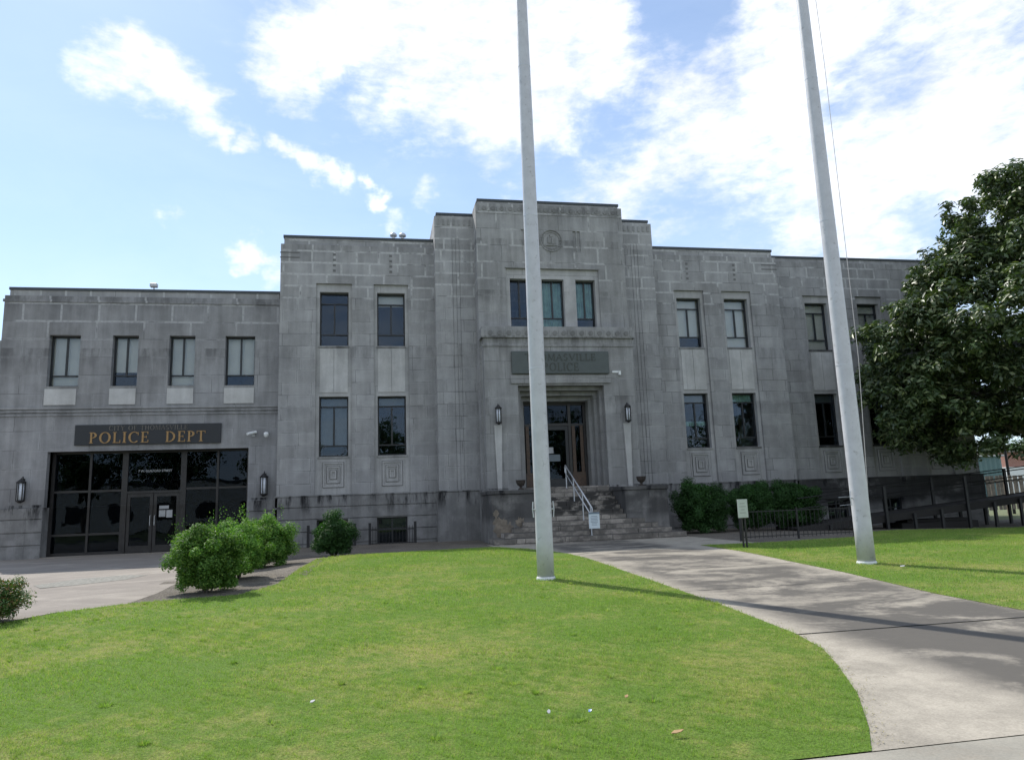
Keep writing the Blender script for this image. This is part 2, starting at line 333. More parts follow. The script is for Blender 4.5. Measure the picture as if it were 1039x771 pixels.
# ------------------------------------------------------------------ object helpers
def finish(o, parent=None, label=None, cat=None, group=None, kind=None):
    COL.objects.link(o)
    if parent: o.parent = parent
    for k, v in (('label', label), ('category', cat), ('group', group), ('kind', kind)):
        if v: o[k] = v
    return o
def empty(name, loc, label, cat, group=None, rz=0):
    o = bpy.data.objects.new(name, None); o.location = loc; o.rotation_euler = (0, 0, rz); o.empty_display_size = .2
    return finish(o, None, label, cat, group)
class MB:
    def __init__(s): s.bm = bmesh.new()
    def poly(s, pts):
        return s.bm.faces.new([s.bm.verts.new(p) for p in pts])
    def box(s, x0, x1, y0, y1, z0, z1, M=None, bev=0):
        vs = [s.bm.verts.new((x, y, z)) for x in (x0, x1) for y in (y0, y1) for z in (z0, z1)]
        for f in ((0, 1, 3, 2), (4, 6, 7, 5), (0, 4, 5, 1), (2, 3, 7, 6), (0, 2, 6, 4), (1, 5, 7, 3)): s.bm.faces.new([vs[i] for i in f])
        if bev: bmesh.ops.bevel(s.bm, geom=list({e for v in vs for e in v.link_edges}), offset=bev, segments=1, affect='EDGES')
        elif M: bmesh.ops.transform(s.bm, matrix=M, verts=vs)
        return s
    def tube(s, pts, r, n=8, cap=True):
        pts = [Vector(p) for p in pts]; rs = r if isinstance(r, (list, tuple)) else [r]*len(pts); rings = []
        for i, p in enumerate(pts):
            d = (pts[min(i+1, len(pts)-1)]-pts[max(i-1, 0)]).normalized()
            a = d.orthogonal().normalized() if i == 0 else (a-d*a.dot(d)).normalized()
            b = d.cross(a)
            rings.append([s.bm.verts.new(p+(a*cos(2*pi*k/n)+b*sin(2*pi*k/n))*rs[i]) for k in range(n)])
        for A, B in zip(rings, rings[1:]):
            for k in range(n): s.bm.faces.new((A[k], A[(k+1) % n], B[(k+1) % n], B[k]))
        if cap: s.bm.faces.new(rings[0][::-1]); s.bm.faces.new(rings[-1])
        return s
    def lathe(s, prof, n=20, c=(0, 0, 0)):
        rings = [[s.bm.verts.new((c[0]+r*cos(2*pi*k/n), c[1]+r*sin(2*pi*k/n), c[2]+z)) for k in range(n)] for r, z in prof]
        for A, B in zip(rings, rings[1:]):
            for k in range(n): s.bm.faces.new((A[k], A[(k+1) % n], B[(k+1) % n], B[k]))
        s.bm.faces.new(rings[0][::-1]); s.bm.faces.new(rings[-1]); return s
    def build(s, name, mat, parent=None, smooth=False, recalc=True, **kw):
        if recalc: bmesh.ops.recalc_face_normals(s.bm, faces=s.bm.faces)
        me = bpy.data.meshes.new(name); s.bm.to_mesh(me); s.bm.free()
        me.materials.append(MATS[mat])
        if smooth: me.polygons.foreach_set('use_smooth', [True]*len(me.polygons))
        o = bpy.data.objects.new(name, me)
        if parent is not None and parent.location.length > 0 and not kw.pop('local', False):
            mt = Matrix.Rotation(-parent.rotation_euler.z, 4, 'Z') @ Matrix.Translation(-parent.location); me.transform(mt)
        kw.pop('local', None)
        return finish(o, parent, **kw)
def npmesh(name, V, F, mat, parent=None, smooth=False, **kw):
    V = np.asarray(V, np.float32).reshape(-1, 3); F = np.asarray(F, np.int32); k = F.shape[1]
    me = bpy.data.meshes.new(name); me.vertices.add(len(V)); me.vertices.foreach_set('co', V.ravel())
    me.loops.add(F.size); me.loops.foreach_set('vertex_index', F.ravel()); me.polygons.add(len(F))
    me.polygons.foreach_set('loop_start', np.arange(0, F.size, k, dtype=np.int32)); me.polygons.foreach_set('loop_total', np.full(len(F), k, np.int32))
    me.update(calc_edges=True); me.materials.append(MATS[mat])
    if smooth: me.polygons.foreach_set('use_smooth', [True]*len(F))
    o = bpy.data.objects.new(name, me)
    if parent is not None: me.transform(Matrix.Translation(-parent.location))
    return finish(o, parent, **kw)

# ------------------------------------------------------------------ terrain
def sstep(a, b, x):
    t = np.clip((x-a)/(b-a), 0, 1); return t*t*(3-2*t)
def G(x, y):
    x = np.asarray(x, float); y = np.asarray(y, float)
    z = np.where(y > -11, .4, np.maximum(.1, .4+(y+11)*.3/11))
    z = z-.2*np.clip((x-6)/8, 0, 1)*sstep(-16, -10, y)
    z = z+.15*np.exp(-((y+8.6)/2.3)**2)*sstep(-8.6, -7.2, x)*(1-sstep(-3.6, -2.2, x))
    z = np.where(y < -24, np.maximum(z-(-24-y)*.02, -.05), z)
    return z
def g(x, y): return float(G(x, y))
def sheet(name, poly, mat, dz, step=1.0, **kw):
    bm = bmesh.new(); bm.faces.new([bm.verts.new((p[0], p[1], 0)) for p in poly])
    xs = [p[0] for p in poly]; ys = [p[1] for p in poly]
    for i in range(int((max(xs)-min(xs))/step)):
        bmesh.ops.bisect_plane(bm, geom=bm.verts[:]+bm.edges[:]+bm.faces[:], plane_co=(min(xs)+(i+1)*step, 0, 0), plane_no=(1, 0, 0))
    for i in range(int((max(ys)-min(ys))/step)):
        bmesh.ops.bisect_plane(bm, geom=bm.verts[:]+bm.edges[:]+bm.faces[:], plane_co=(0, min(ys)+(i+1)*step, 0), plane_no=(0, 1, 0))
    for v in bm.verts: v.co.z = g(v.co.x, v.co.y)+dz
    bmesh.ops.triangulate(bm, faces=bm.faces[:])
    for f in bm.faces:
        if f.normal.z < 0: f.normal_flip()
    me = bpy.data.meshes.new(name); bm.to_mesh(me); bm.free(); me.materials.append(MATS[mat])
    o = bpy.data.objects.new(name, me); return finish(o, None, **kw)

# base ground sheet to the horizon
xs = np.unique(np.concatenate([[-900, -300, -120, -60], np.arange(-40, 40.1, 1), [60, 120, 300, 900]])); ys = np.unique(np.concatenate([[-900, -300, -120, -60], np.arange(-40, 30.1, 1), [60, 120, 300, 900]]))
X, Y = np.meshgrid(xs, ys); Z = G(X, Y)-.03
idx = np.arange(X.size).reshape(X.shape)
F = np.stack([idx[:-1, :-1], idx[:-1, 1:], idx[1:, 1:], idx[1:, :-1]], -1).reshape(-1, 4)
npmesh('ground', np.stack([X, Y, Z], -1), F, 'far_ground', smooth=True, kind='structure')
LAWN_L = [(-40, -21.55), (-40, -14.6), (-14, -14.6), (-11.08, -14.76), (-10.64, -14.1), (-9.94, -13.6), (-9.31, -13.45), (-8.4, -13.3), (-7.95, -12.2), (-7.8, -10.06), (-7.6, -8.6), (-6.6, -7.9), (-4.5, -6.9), (-3.32, -6.3), (-2.4, -6.6), (-1.95, -8.97), (-2.0, -14.42), (-2.03, -17.0), (-2.12, -18.6), (-2.25, -19.25), (-2.47, -19.78), (-2.84, -20.56), (-3.23, -21.21), (-3.47, -21.555)]
LAWN_R = [(1.5, -9.5), (1.25, -13), (1.15, -14.7), (.86, -17.0), (.86, -18.3), (9, -18.5), (40, -18.5), (40, -4.3), (9.8, -4.6), (7.6, -6.2), (6.5, -8.1), (3, -8.6), (1.6, -8.4)]
sheet('lawn', LAWN_L, 'lawn_soil', .012, kind='structure')
sheet('lawn', LAWN_R, 'lawn_soil', .012, kind='structure')
sheet('mulch_bed', [(-9.9, -13.75), (-9.31, -13.6), (-8.2, -13.4), (-7.6, -12.2), (-7.4, -8.4), (-6.4, -7.6), (-4.4, -6.6), (-3.2, -6.0), (-2.9, -4.7), (-2.9, .3), (-10.7, .6), (-10.3, -4.1), (-10.2, -8.3), (-10.1, -12.5), (-10.2, -13.9)], 'mulch', .004, kind='structure')
sheet('mulch_bed', [(3.0, -8.75), (3.1, .2), (26, .6), (26, -5.4), (10.2, -5.6), (8.2, -7.2), (7, -8.6)], 'mulch', .004, kind='structure')
sheet('path', [(-2.04, -8.9), (-2.06, -14.42), (-2.09, -17.0), (-2.17, -18.62), (.92, -18.62), (.9, -17), (1.2, -14.7), (1.3, -13), (1.55, -9.5), (1.62, -8.3), (3.1, -8.5), (3.1, -4.0), (-3.1, -4.0), (-3.1, -6.1), (-2.4, -6.4)], 'path_concrete', .008, kind='structure')
sheet('path', [(-2.19, -18.65), (-2.31, -19.25), (-2.55, -19.78), (-2.92, -20.56), (-3.31, -21.21), (-3.55, -21.553), (40, -21.553), (40, -18.45), (9, -18.45), (.92, -18.28), (.92, -18.65)], 'path_concrete', .0085, kind='structure')
sheet('sidewalk', [(-45, -21.56), (-45, -24), (45, -24), (45, -21.56)], 'curb_concrete', .006, kind='structure')
sheet('road', [(-60, -24.2), (-60, -33), (60, -33), (60, -24.2)], 'asphalt', .002, 2., kind='structure')
sheet('paving', [(-40, 1.4), (-40, -14.55), (-14, -14.55), (-11.12, -14.7), (-10.7, -14.05), (-9.95, -13.75), (-9.8, -12.5), (-9.9, -8.3), (-10.0, -4.1), (-10.45, 1.4)], 'paving_concrete', .006, kind='structure')
# dark joints cut in the path
mb = MB()
for y0, xa, xb in ((-11.2, -2.0, 1.4), (-13.2, -2.0, 1.2), (-15.6, -2.0, 1.05), (-18.635, -2.15, .9)):
    n = 14
    for i in range(n):
        a, b = xa+(xb-xa)*i/n, xa+(xb-xa)*(i+1)/n; w = .006+.005*random.random()
        mb.poly([(a, y0-w, g(a, y0)+.0135), (b, y0-w, g(b, y0)+.0135), (b, y0+w, g(b, y0)+.0135), (a, y0+w, g(a, y0)+.0135)])
mb.build('path_joint', 'room_dark', kind='structure')
# rubble patch in the paving
soilp = [(-12.6, -10.2), (-12.2, -9.1), (-11.5, -8.7), (-10.95, -9.0), (-11.1, -9.9), (-11.7, -10.6), (-12.2, -10.9)]
sheet('worn_patch', soilp, 'patch_gravel', .010, kind='structure')

# ------------------------------------------------------------------ grass blades
def inpoly(px, py, poly):
    r = np.zeros(len(px), bool); n = len(poly)
    for i in range(n):
        x1, y1 = poly[i]; x2, y2 = poly[(i+1) % n]
        c = ((y1 > py) != (y2 > py)) & (px < (x2-x1)*(py-y1)/((y2-y1) if y2 != y1 else 1e-9)+x1); r ^= c
    return r
def blades(poly, bounds, dens, h, w, label):
    x0, x1, y0, y1 = bounds; n = int((x1-x0)*(y1-y0)*dens)
    px = rng.uniform(x0, x1, n); py = rng.uniform(y0, y1, n)
    k = inpoly(px, py, poly)
    d = np.stack([px-CAM.x, py-CAM.y], -1); ang = np.arctan2(d[:, 0], d[:, 1])
    k &= (ang > YAW-.78) & (ang < YAW+.78); px, py = px[k], py[k]
    # ragged clumps: height follows a cheap lattice noise
    hh = h*(.55+.5*rng.random(len(px)))*(1+.35*np.sin(px*2.3+1.1*np.sin(py*1.7))*np.sin(py*2.9+1.3*np.sin(px*1.3)))
    e = .035*np.sin(px*31+3*np.sin(py*17))+.03*np.sin(py*23+2*np.sin(px*19)); px = px+e*rng.random(len(px)); py = py+e*rng.random(len(py))
    pz = G(px, py)+.008; a = rng.uniform(0, 2*pi, len(px)); la = rng.uniform(0, 2*pi, len(px)); lean = rng.uniform(.1, .9, len(px))*hh
    wx, wy = np.cos(a)*w/2, np.sin(a)*w/2
    A = np.stack([px-wx, py-wy, pz], -1); B = np.stack([px+wx, py+wy, pz], -1); T = np.stack([px+np.cos(la)*lean, py+np.sin(la)*lean, pz+hh], -1)
    return np.stack([A, B, T], 1).reshape(-1, 3)
parts = [blades(LAWN_L, (-15, 0, -21.6, -19.0), 6500, .030, .004, ''), blades(LAWN_L, (-18, 0, -19.0, -15.5), 3000, .033, .006, ''), blades(LAWN_L, (-20, 0, -15.5, -6), 1300, .035, .010, '')]
def tufts(poly, bounds, n):
    out = []
    cx = rng.uniform(bounds[0], bounds[1], n); cy = rng.uniform(bounds[2], bounds[3], n); k = inpoly(cx, cy, poly)
    for x, y in zip(cx[k], cy[k]):
        m_ = rng.integers(25, 70); r = rng.uniform(.02, .07); a = rng.uniform(0, 2*pi, m_); rr = r*np.sqrt(rng.random(m_)); px, py = x+rr*np.cos(a), y+rr*np.sin(a)
        pz = G(px, py)+.008; h = rng.uniform(.03, .048, m_); ln = h*rng.uniform(.3, 1., m_); w = .004
        A = np.stack([px-w*np.sin(a), py+w*np.cos(a), pz], -1); B = np.stack([px+w*np.sin(a), py-w*np.cos(a), pz], -1); T = np.stack([px+ln*np.cos(a), py+ln*np.sin(a), pz+h], -1); out.append(np.stack([A, B, T], 1).reshape(-1, 3))
    return np.concatenate(out)
parts.append(tufts(LAWN_L, (-14, -1.5, -21.6, -13), 110))
V = np.concatenate(parts); npmesh('grass', V, np.arange(len(V)).reshape(-1, 3), 'grass_blade', kind='stuff', label='short mown green grass of the big lawn left of the path', cat='grass')
V = np.concatenate([blades(LAWN_R, (.8, 22, -18.6, -4.3), 900, .038, .011, '')]); npmesh('grass', V, np.arange(len(V)).reshape(-1, 3), 'grass_blade', kind='stuff', label='short mown green grass on the lawn right of the path', cat='grass')

# ------------------------------------------------------------------ the building
TALL = empty('police_station', (0, 0, .4), 'grey limestone police station with a taller stepped entrance tower and a lower left wing', 'building')
def facade(mb, x0, x1, z0, z1, y, holes, depth):
    """front skin at y with rectangular holes (x0,x1,z0,z1) and reveals going back by depth"""
    xs = sorted({x0, x1, *[h[0] for h in holes], *[h[1] for h in holes]}); zs = sorted({z0, z1, *[h[2] for h in holes], *[h[3] for h in holes]})
    xs = [x for x in xs if x0 <= x <= x1]; zs = [z for z in zs if z0 <= z <= z1]
    for a, b in zip(xs, xs[1:]):
        for c, d in zip(zs, zs[1:]):
            cx, cz = (a+b)/2, (c+d)/2
            if any(h[0] < cx < h[1] and h[2] < cz < h[3] for h in holes): continue
            mb.poly([(a, y, c), (b, y, c), (b, y, d), (a, y, d)])
    for h in holes:
        a, b, c, d = h[:4]; Y2 = y+depth
        mb.poly([(a, y, c), (a, Y2, c), (a, Y2, d), (a, y, d)]); mb.poly([(b, y, c), (b, Y2, c), (b, Y2, d), (b, y, d)])
        mb.poly([(a, y, d), (b, y, d), (b, Y2, d), (a, Y2, d)]); mb.poly([(a, y, c), (b, y, c), (b, Y2, c), (a, Y2, c)])
def shell(mb, x0, x1, y0, y1, z0, z1, roofz=None, left=True, right=True):
    if left: mb.poly([(x0, y0, z0), (x0, y1, z0), (x0, y1, z1), (x0, y0, z1)])
    if right: mb.poly([(x1, y0, z0), (x1, y1, z0), (x1, y1, z1), (x1, y0, z1)])
    mb.poly([(x0, y1, z0), (x1, y1, z0), (x1, y1, z1), (x0, y1, z1)])
    rz = z1 if roofz is None else roofz
    mb.poly([(x0, y0, rz), (x1, y0, rz), (x1, y1, rz), (x0, y1, rz)])

BK = 14.
bays_main = [(-8.248, -7.248), (-6.245, -5.253), (5.253, 6.245), (7.248, 8.248)]
bays_wing = [(11.02, 12.02), (13.42, 14.42), (15.82, 16.82)]
ZU1, ZU0, ZL1, ZL0 = 9.27, 7.30, 5.494, 3.405
SW = .12
# walls: main block either side of the tower
def slots(cx):
    return [(cx-.05, cx+.05, z-.045, z+.045) for z in (10.04, 10.24, 10.44, 10.64)]
mb = MB()
for sgn in (-1, 1):
    bays = [b for b in bays_main if b[0]*sgn > 0]
    x0, x1 = (-9.6, -4.18) if sgn < 0 else (4.18, 9.6)
    facade(mb, x0, x1, 2.06, 11.0, 0, [(b[0]-SW, b[1]+SW, 2.06, 9.56) for b in bays], .09)
shell(mb, -9.6, 9.6, 0, BK, 2.06, 11.0, 10.99)
MAINW = mb.build('wall', 'limestone', TALL)
mb = MB()
for b in bays_main:
    facade(mb, b[0]-SW, b[1]+SW, 2.06, 9.56, .09, [(b[0], b[1], ZU0, ZU1), (b[0], b[1], ZL0, ZL1)], .2)
for b in bays_wing:
    facade(mb, b[0]-SW, b[1]+SW, 2.06, 9.56, .49, [(b[0], b[1], ZU0, ZU1), (b[0], b[1], ZL0, ZL1)], .2)
mb.build('window_surround', 'limestone_trim', TALL)
# pale spandrels between the storeys (with centre joint) and carved panels under lower windows
mb = MB(); mc = MB(); md = MB()
for bays, y in ((bays_main, .09), (bays_wing, .49)):
    for a, b in bays:
        c = (a+b)/2
        mb.box(a+.02, c-.006, y-.022, y+.01, ZL1+.14, ZU0-.1); mb.box(c+.006, b-.02, y-.022, y+.01, ZL1+.14, ZU0-.1)
        # nested rectangles, each a raised ring
        for k, (hw, z0, z1) in enumerate(((.34, 2.36, 3.20), (.21, 2.50, 3.06), (.10, 2.64, 2.92))):
            t_ = .045; yy0, yy1 = y-.035, y+.006
            q_ = .022; md.box(c-hw-q_, c+hw+q_, y-.004, y+.006, z0-q_, z0-.001); md.box(c-hw-q_, c+hw+q_, y-.004, y+.006, z1+.001, z1+q_); md.box(c-hw-q_, c-hw-.001, y-.004, y+.006, z0, z1); md.box(c+hw+.001, c+hw+q_, y-.004, y+.006, z0, z1)  # thin dark strips around each ring: crease shade put into the colour
            mc.box(c-hw, c+hw, yy0, yy1, z0, z0+t_); mc.box(c-hw, c+hw, yy0, yy1, z1-t_, z1)
            mc.box(c-hw, c-hw+t_, yy0, yy1, z0+t_, z1-t_); mc.box(c+hw-t_, c+hw, yy0, yy1, z0+t_, z1-t_)
        mc.box(c-.43, c-.405, y-.02, y+.01, 2.16, 3.28); mc.box(c+.405, c+.43, y-.02, y+.01, 2.16, 3.28)
for a, b in [(-17.08, -16.12), (-15.10, -14.28), (-13.29, -12.45), (-11.45, -10.47)]:
    mb.box(a, b, .42, .46, 5.34, 5.88)
mb.build('spandrel', 'limestone_pale', TALL); mc.build('carved_panel', 'limestone_trim', TALL); md.build('panel_shade_line', 'limestone_dark', TALL)
# ventilation slots and corner lines, dark insets
mb = MB()
for a, b in bays_main:
    for s in slots((a+b)/2): mb.box(s[0], s[1], -.004, .02, s[2], s[3])
for z in (10.50, 10.68):
    for x0, x1 in ((-9.62, -8.95), (8.95, 9.62)): mb.box(x0, x1, -.006, .02, z-.02, z+.02)
mb.build('vent_slot', 'limestone_dark', TALL)

# wings
mb = MB(); wr = [(b[0]-SW, b[1]+SW, 2.06, 9.56) for b in bays_wing]
facade(mb, 9.6, 18.1, 2.06, 11.0, .4, wr, .09); shell(mb, 9.6, 18.1, .4, BK, 2.06, 11.0, 10.99, left=False)
mb.build('wing_wall', 'limestone', TALL)
LW = [(-17.05, -16.09), (-15.09, -14.27), (-13.29, -12.45), (-11.46, -10.47)]
OPEN = (-16.86, -10.60, .3, 3.80)
mb = MB(); facade(mb, -18.5, -9.6, 2.0, 9.08, .45, [(a, b, 5.97, 7.72) for a, b in LW]+[(OPEN[0], OPEN[1], 2.0, 3.80)], .22)
shell(mb, -18.5, -9.6, .45, BK, 2.0, 9.08, 9.07, right=False)
# stepped shoulder at the far left corner and back part of the wing
mb.box(-18.62, -18.5, .6, 6, 2.0, 7.56)
mb.build('wing_wall', 'limestone_wing', TALL)
# belt courses on the left wing
mb = MB()
for z0, z1, p in ((5.20, 5.27, .05), (5.09, 5.155, .04), (4.98, 5.04, .03)): mb.box(-18.5-p, -9.6, .45-p, .47, z0, z1)
mb.box(-18.54, -9.6, .42, .47, 8.86, 8.95)
mb.build('belt_course', 'limestone_wing', TALL)

# shoulders and tower
def flutes(c): return [(c-.14, c-.12), (c-.01, c+.01), (c+.12, c+.14)]
mb = MB()
for s in (-1, 1):
    x0, x1 = sorted((s*2.75, s*4.18)); holes = []
    for a, b in flutes(s*3.42): holes.append((a, b, 2.12, 11.2))
    facade(mb, x0, x1, 2.06, 12.05, -.48, holes, .02)
    mb.box(x0+.1, x1-.1, -.46, -.40, 2.1, 11.3)
shell(mb, -4.18, 4.18, -.48, 3., 2.06, 12.05, 12.04)
mb.build('tower_shoulder', 'limestone', TALL)
mb = MB()
TW = [(-1.58, -.85), (-.41, .41), (.85, 1.58)]
facade(mb, -2.75, 2.75, 5.55, 12.31, -1.2, [(-1.72, 1.72, 7.68, 9.88), (-1.1, -.98, 10.55, 11.35), (-.94, -.82, 10.55, 11.35), (.82, .94, 10.55, 11.35), (.98, 1.1, 10.55, 11.35)], .06)
facade(mb, -2.75, -1.53, 2.06, 5.55, -1.2, [], .06); facade(mb, 1.53, 2.75, 2.06, 5.55, -1.2, [], .06)
for s in (-1, 1): mb.box(min(s*.8, s*1.12), max(s*.8, s*1.12), -1.15, -1.12, 10.5, 11.4)
shell(mb, -2.75, 2.75, -1.2, 3.2, 2.06, 12.31, 12.30)
mb.build('tower_wall', 'limestone_tower', TALL)
mb = MB(); facade(mb, -1.72, 1.72, 7.68, 9.88, -1.14, [(a, b, 7.76, 9.52) for a, b in TW], .22); mb.build('window_surround', 'limestone_trim', TALL)
# portal block in front of the tower, stepped jambs
mb = MB(); facade(mb, -2.68, 2.68, 2.03, 7.22, -1.66, [(-1.53, 1.53, 2.03, 5.55)], .3)
for x in (-2.68, 2.68): mb.poly([(x, -1.66, 2.03), (x, -1.2, 2.03), (x, -1.2, 7.22), (x, -1.66, 7.22)])
oo = (1.53, 5.55)
for y, hw, zt in ((-1.36, 1.42, 5.42), (-1.06, 1.31, 5.28), (-.76, 1.19, 5.13)):
    facade(mb, -oo[0], oo[0], 2.03, oo[1], y, [(-hw, hw, 2.03, zt)], .3 if y < -.8 else .42); oo = (hw, zt)
mb.build('portal', 'limestone_tower', TALL)
# mouldings: frieze band over portal with carved roundels, lintel, tower frieze
mr = MB(); mb = MB(); mb.box(-2.76, 2.76, -1.74, -1.2, 7.22, 7.52); mb.box(-2.72, 2.72, -1.70, -1.2, 7.52, 7.62)
mb.box(-1.78, 1.78, -1.72, -1.66, 5.62, 5.90)
mb.box(-2.74, 2.74, -1.69, -1.66, 6.92, 6.98)
for i in range(33):
    x = -2.6+i*5.2/32
    if i % 2: mr.tube([(x, -1.762, 7.38), (x, -1.738, 7.38)], .085, 14)
    else: mb.box(x-.022, x+.022, -1.76, -1.738, 7.27, 7.49); 
for i in range(33):
    x = -2.6+i*5.2/32
    if i % 2: mr.tube([(x, -1.222, 12.12), (x, -1.198, 12.12)], .08, 14)
    else: mb.box(x-.03, x+.03, -1.218, -1.198, 12.03, 12.21)
mb.box(-2.74, 2.74, -1.214, -1.198, 11.93, 11.965)
for s in (-1, 1):
    for i in range(7):
        x = s*(2.9+i*.19); mb.box(x-.04, x+.04, -.50, -.478, 11.72, 11.93)
mb.box(-1.74, 1.74, -1.245, -1.14, 9.885, 9.945)
mb.build('carved_frieze', 'limestone_tower', TALL); mr.build('frieze_roundel', 'limestone_roundel', TALL)
mb = MB()   # round seal carved in the stone
for r0, r1, y in ((.42, .385, -1.235), (.33, .30, -1.222)):
    n = 36
    for k in range(n):
        a, b = 2*pi*k/n, 2*pi*(k+1)/n
        P = lambda r, t_, yy: (r*cos(t_), yy, 10.965+r*sin(t_))
        mb.poly([P(r0, a, y), P(r0, b, y), P(r1, b, y), P(r1, a, y)]); mb.poly([P(r0, a, y), P(r0, b, y), P(r0, b, -1.19), P(r0, a, -1.19)]); mb.poly([P(r1, a, y), P(r1, b, y), P(r1, b, -1.19), P(r1, a, -1.19)])
mb.box(-.13, .0, -1.232, -1.195, 10.86, 11.10); mb.box(.02, .15, -1.226, -1.195, 10.83, 11.05); mb.box(-.22, .22, -1.228, -1.195, 10.765, 10.80); mb.tube([(0, -1.236, 11.16), (0, -1.19, 11.16)], .06, 10)
for k in range(20):
    a = 2*pi*k/20; mb.box(.36*cos(a)-.012, .36*cos(a)+.012, -1.224, -1.19, 10.965+.36*sin(a)-.012, 10.965+.36*sin(a)+.012)
mb.build('round_seal', 'limestone_base', TALL)
# cap courses and dark metal flashing
mb = MB(); mm = MB()
for x0, x1, y0, y1, z, zc in ((-9.6, 9.6, 0, BK, 11.0, 11.27), (9.6, 18.1, .4, BK, 11.0, 11.17), (-18.5, -9.6, .45, BK, 9.08, 9.30), (-4.18, 4.18, -.48, 3., 12.05, 12.13), (-2.75, 2.75, -1.2, 3.2, 12.31, 12.42)):
    i = .10; mb.box(x0+i, x1-i, y0+i, y1-i, z-.003, zc); mm.box(x0+i-.03, x1-i+.03, y0+i-.03, y1-i+.03, zc, zc+.09)
mb.build('cap_course', 'limestone', TALL); mm.build('roof_flashing', 'coping_metal', TALL)
# rusticated base: long courses with real grooves and a backing wall
BW = [(-8.28, -7.25, .31, 1.28), (-6.28, -5.25, .31, 1.28)]
def base_run(mb, x0, x1, y, holes, grooves, top, side=0.):
    zs = [-.4]+grooves+[top]
    facade(mb, x0, x1, -.4, top-.005, y+.035, holes, .2)
    for i in range(len(zs)-1):
        z0, z1 = zs[i]+(.018 if i else 0), zs[i+1]-(.018 if i < len(zs)-2 else 0)
        segs = [(x0, x1)]
        for h in holes:
            if h[2] < z1-.02 and h[3] > z0+.02:
                segs = [q for a, b in segs for q in ((a, min(b, h[0])), (max(a, h[1]), b)) if q[1]-q[0] > .05]
        for a, b in segs:
            # joint cuts down the course
            mb.box(a, b, y, y+.03, z0, z1, bev=.006)
mb = MB()
GR = [.49, .89, 1.30, 1.70]
base_run(mb, -9.64, -4.22, -.06, BW, GR, 2.06); base_run(mb, 4.22, 9.64, -.06, [], GR, 2.06)
base_run(mb, 9.64, 18.2, .33, [(11.0, 12.0, .3, 1.28), (13.4, 14.4, .3, 1.28)], GR, 2.06)
base_run(mb, -18.56, OPEN[0], .39, [], [.82, 1.22, 1.64], 2.0); base_run(mb, OPEN[1], -9.64, .39, [], [.82, 1.22, 1.64], 2.0)
mb.box(-9.64, -9.56, -.06, 2, -.4, 2.06); mb.box(9.56, 9.64, -.06, 2, -.4, 2.055); mb.box(18.14, 18.2, .36, BK, -.4, 2.06); mb.box(-18.56, -18.5, .42, BK, -.4, 2.0)
mb.box(-4.24, 4.24, -.54, 0, -.4, 2.055); mb.box(-2.8, -2.6, -1.26, -.54, -.4, 2.06); mb.box(2.6, 2.8, -1.26, -.54, -.4, 2.06)
mb.box(OPEN[0]-.02, OPEN[0], .42, .95, -.4, 2.0); mb.box(OPEN[1], OPEN[1]+.02, .42, .95, -.4, 2.0)
mb.build('base_wall', 'limestone_base', TALL)
mb = MB()   # ledge above the base
mb.box(-9.66, -4.25, -.075, 0, 2.06, 2.11); mb.box(4.25, 9.66, -.075, 0, 2.06, 2.11); mb.box(9.68, 18.22, .315, .4, 2.06, 2.11); mb.box(-4.26, -2.83, -.56, -.48, 2.06, 2.11); mb.box(2.83, 4.26, -.56, -.48, 2.06, 2.11)
mb.build('base_ledge', 'limestone_base', TALL)
# inside: dark floors so that rooms read as rooms
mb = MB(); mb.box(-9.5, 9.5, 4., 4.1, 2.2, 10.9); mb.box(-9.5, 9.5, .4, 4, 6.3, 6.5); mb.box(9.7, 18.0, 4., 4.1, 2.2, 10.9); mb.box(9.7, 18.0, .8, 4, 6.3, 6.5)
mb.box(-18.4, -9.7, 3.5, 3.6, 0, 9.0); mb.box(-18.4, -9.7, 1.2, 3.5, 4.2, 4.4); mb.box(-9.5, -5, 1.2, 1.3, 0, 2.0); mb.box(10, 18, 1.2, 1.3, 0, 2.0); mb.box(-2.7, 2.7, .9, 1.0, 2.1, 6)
mb.build('interior_wall', 'room_dark', TALL)

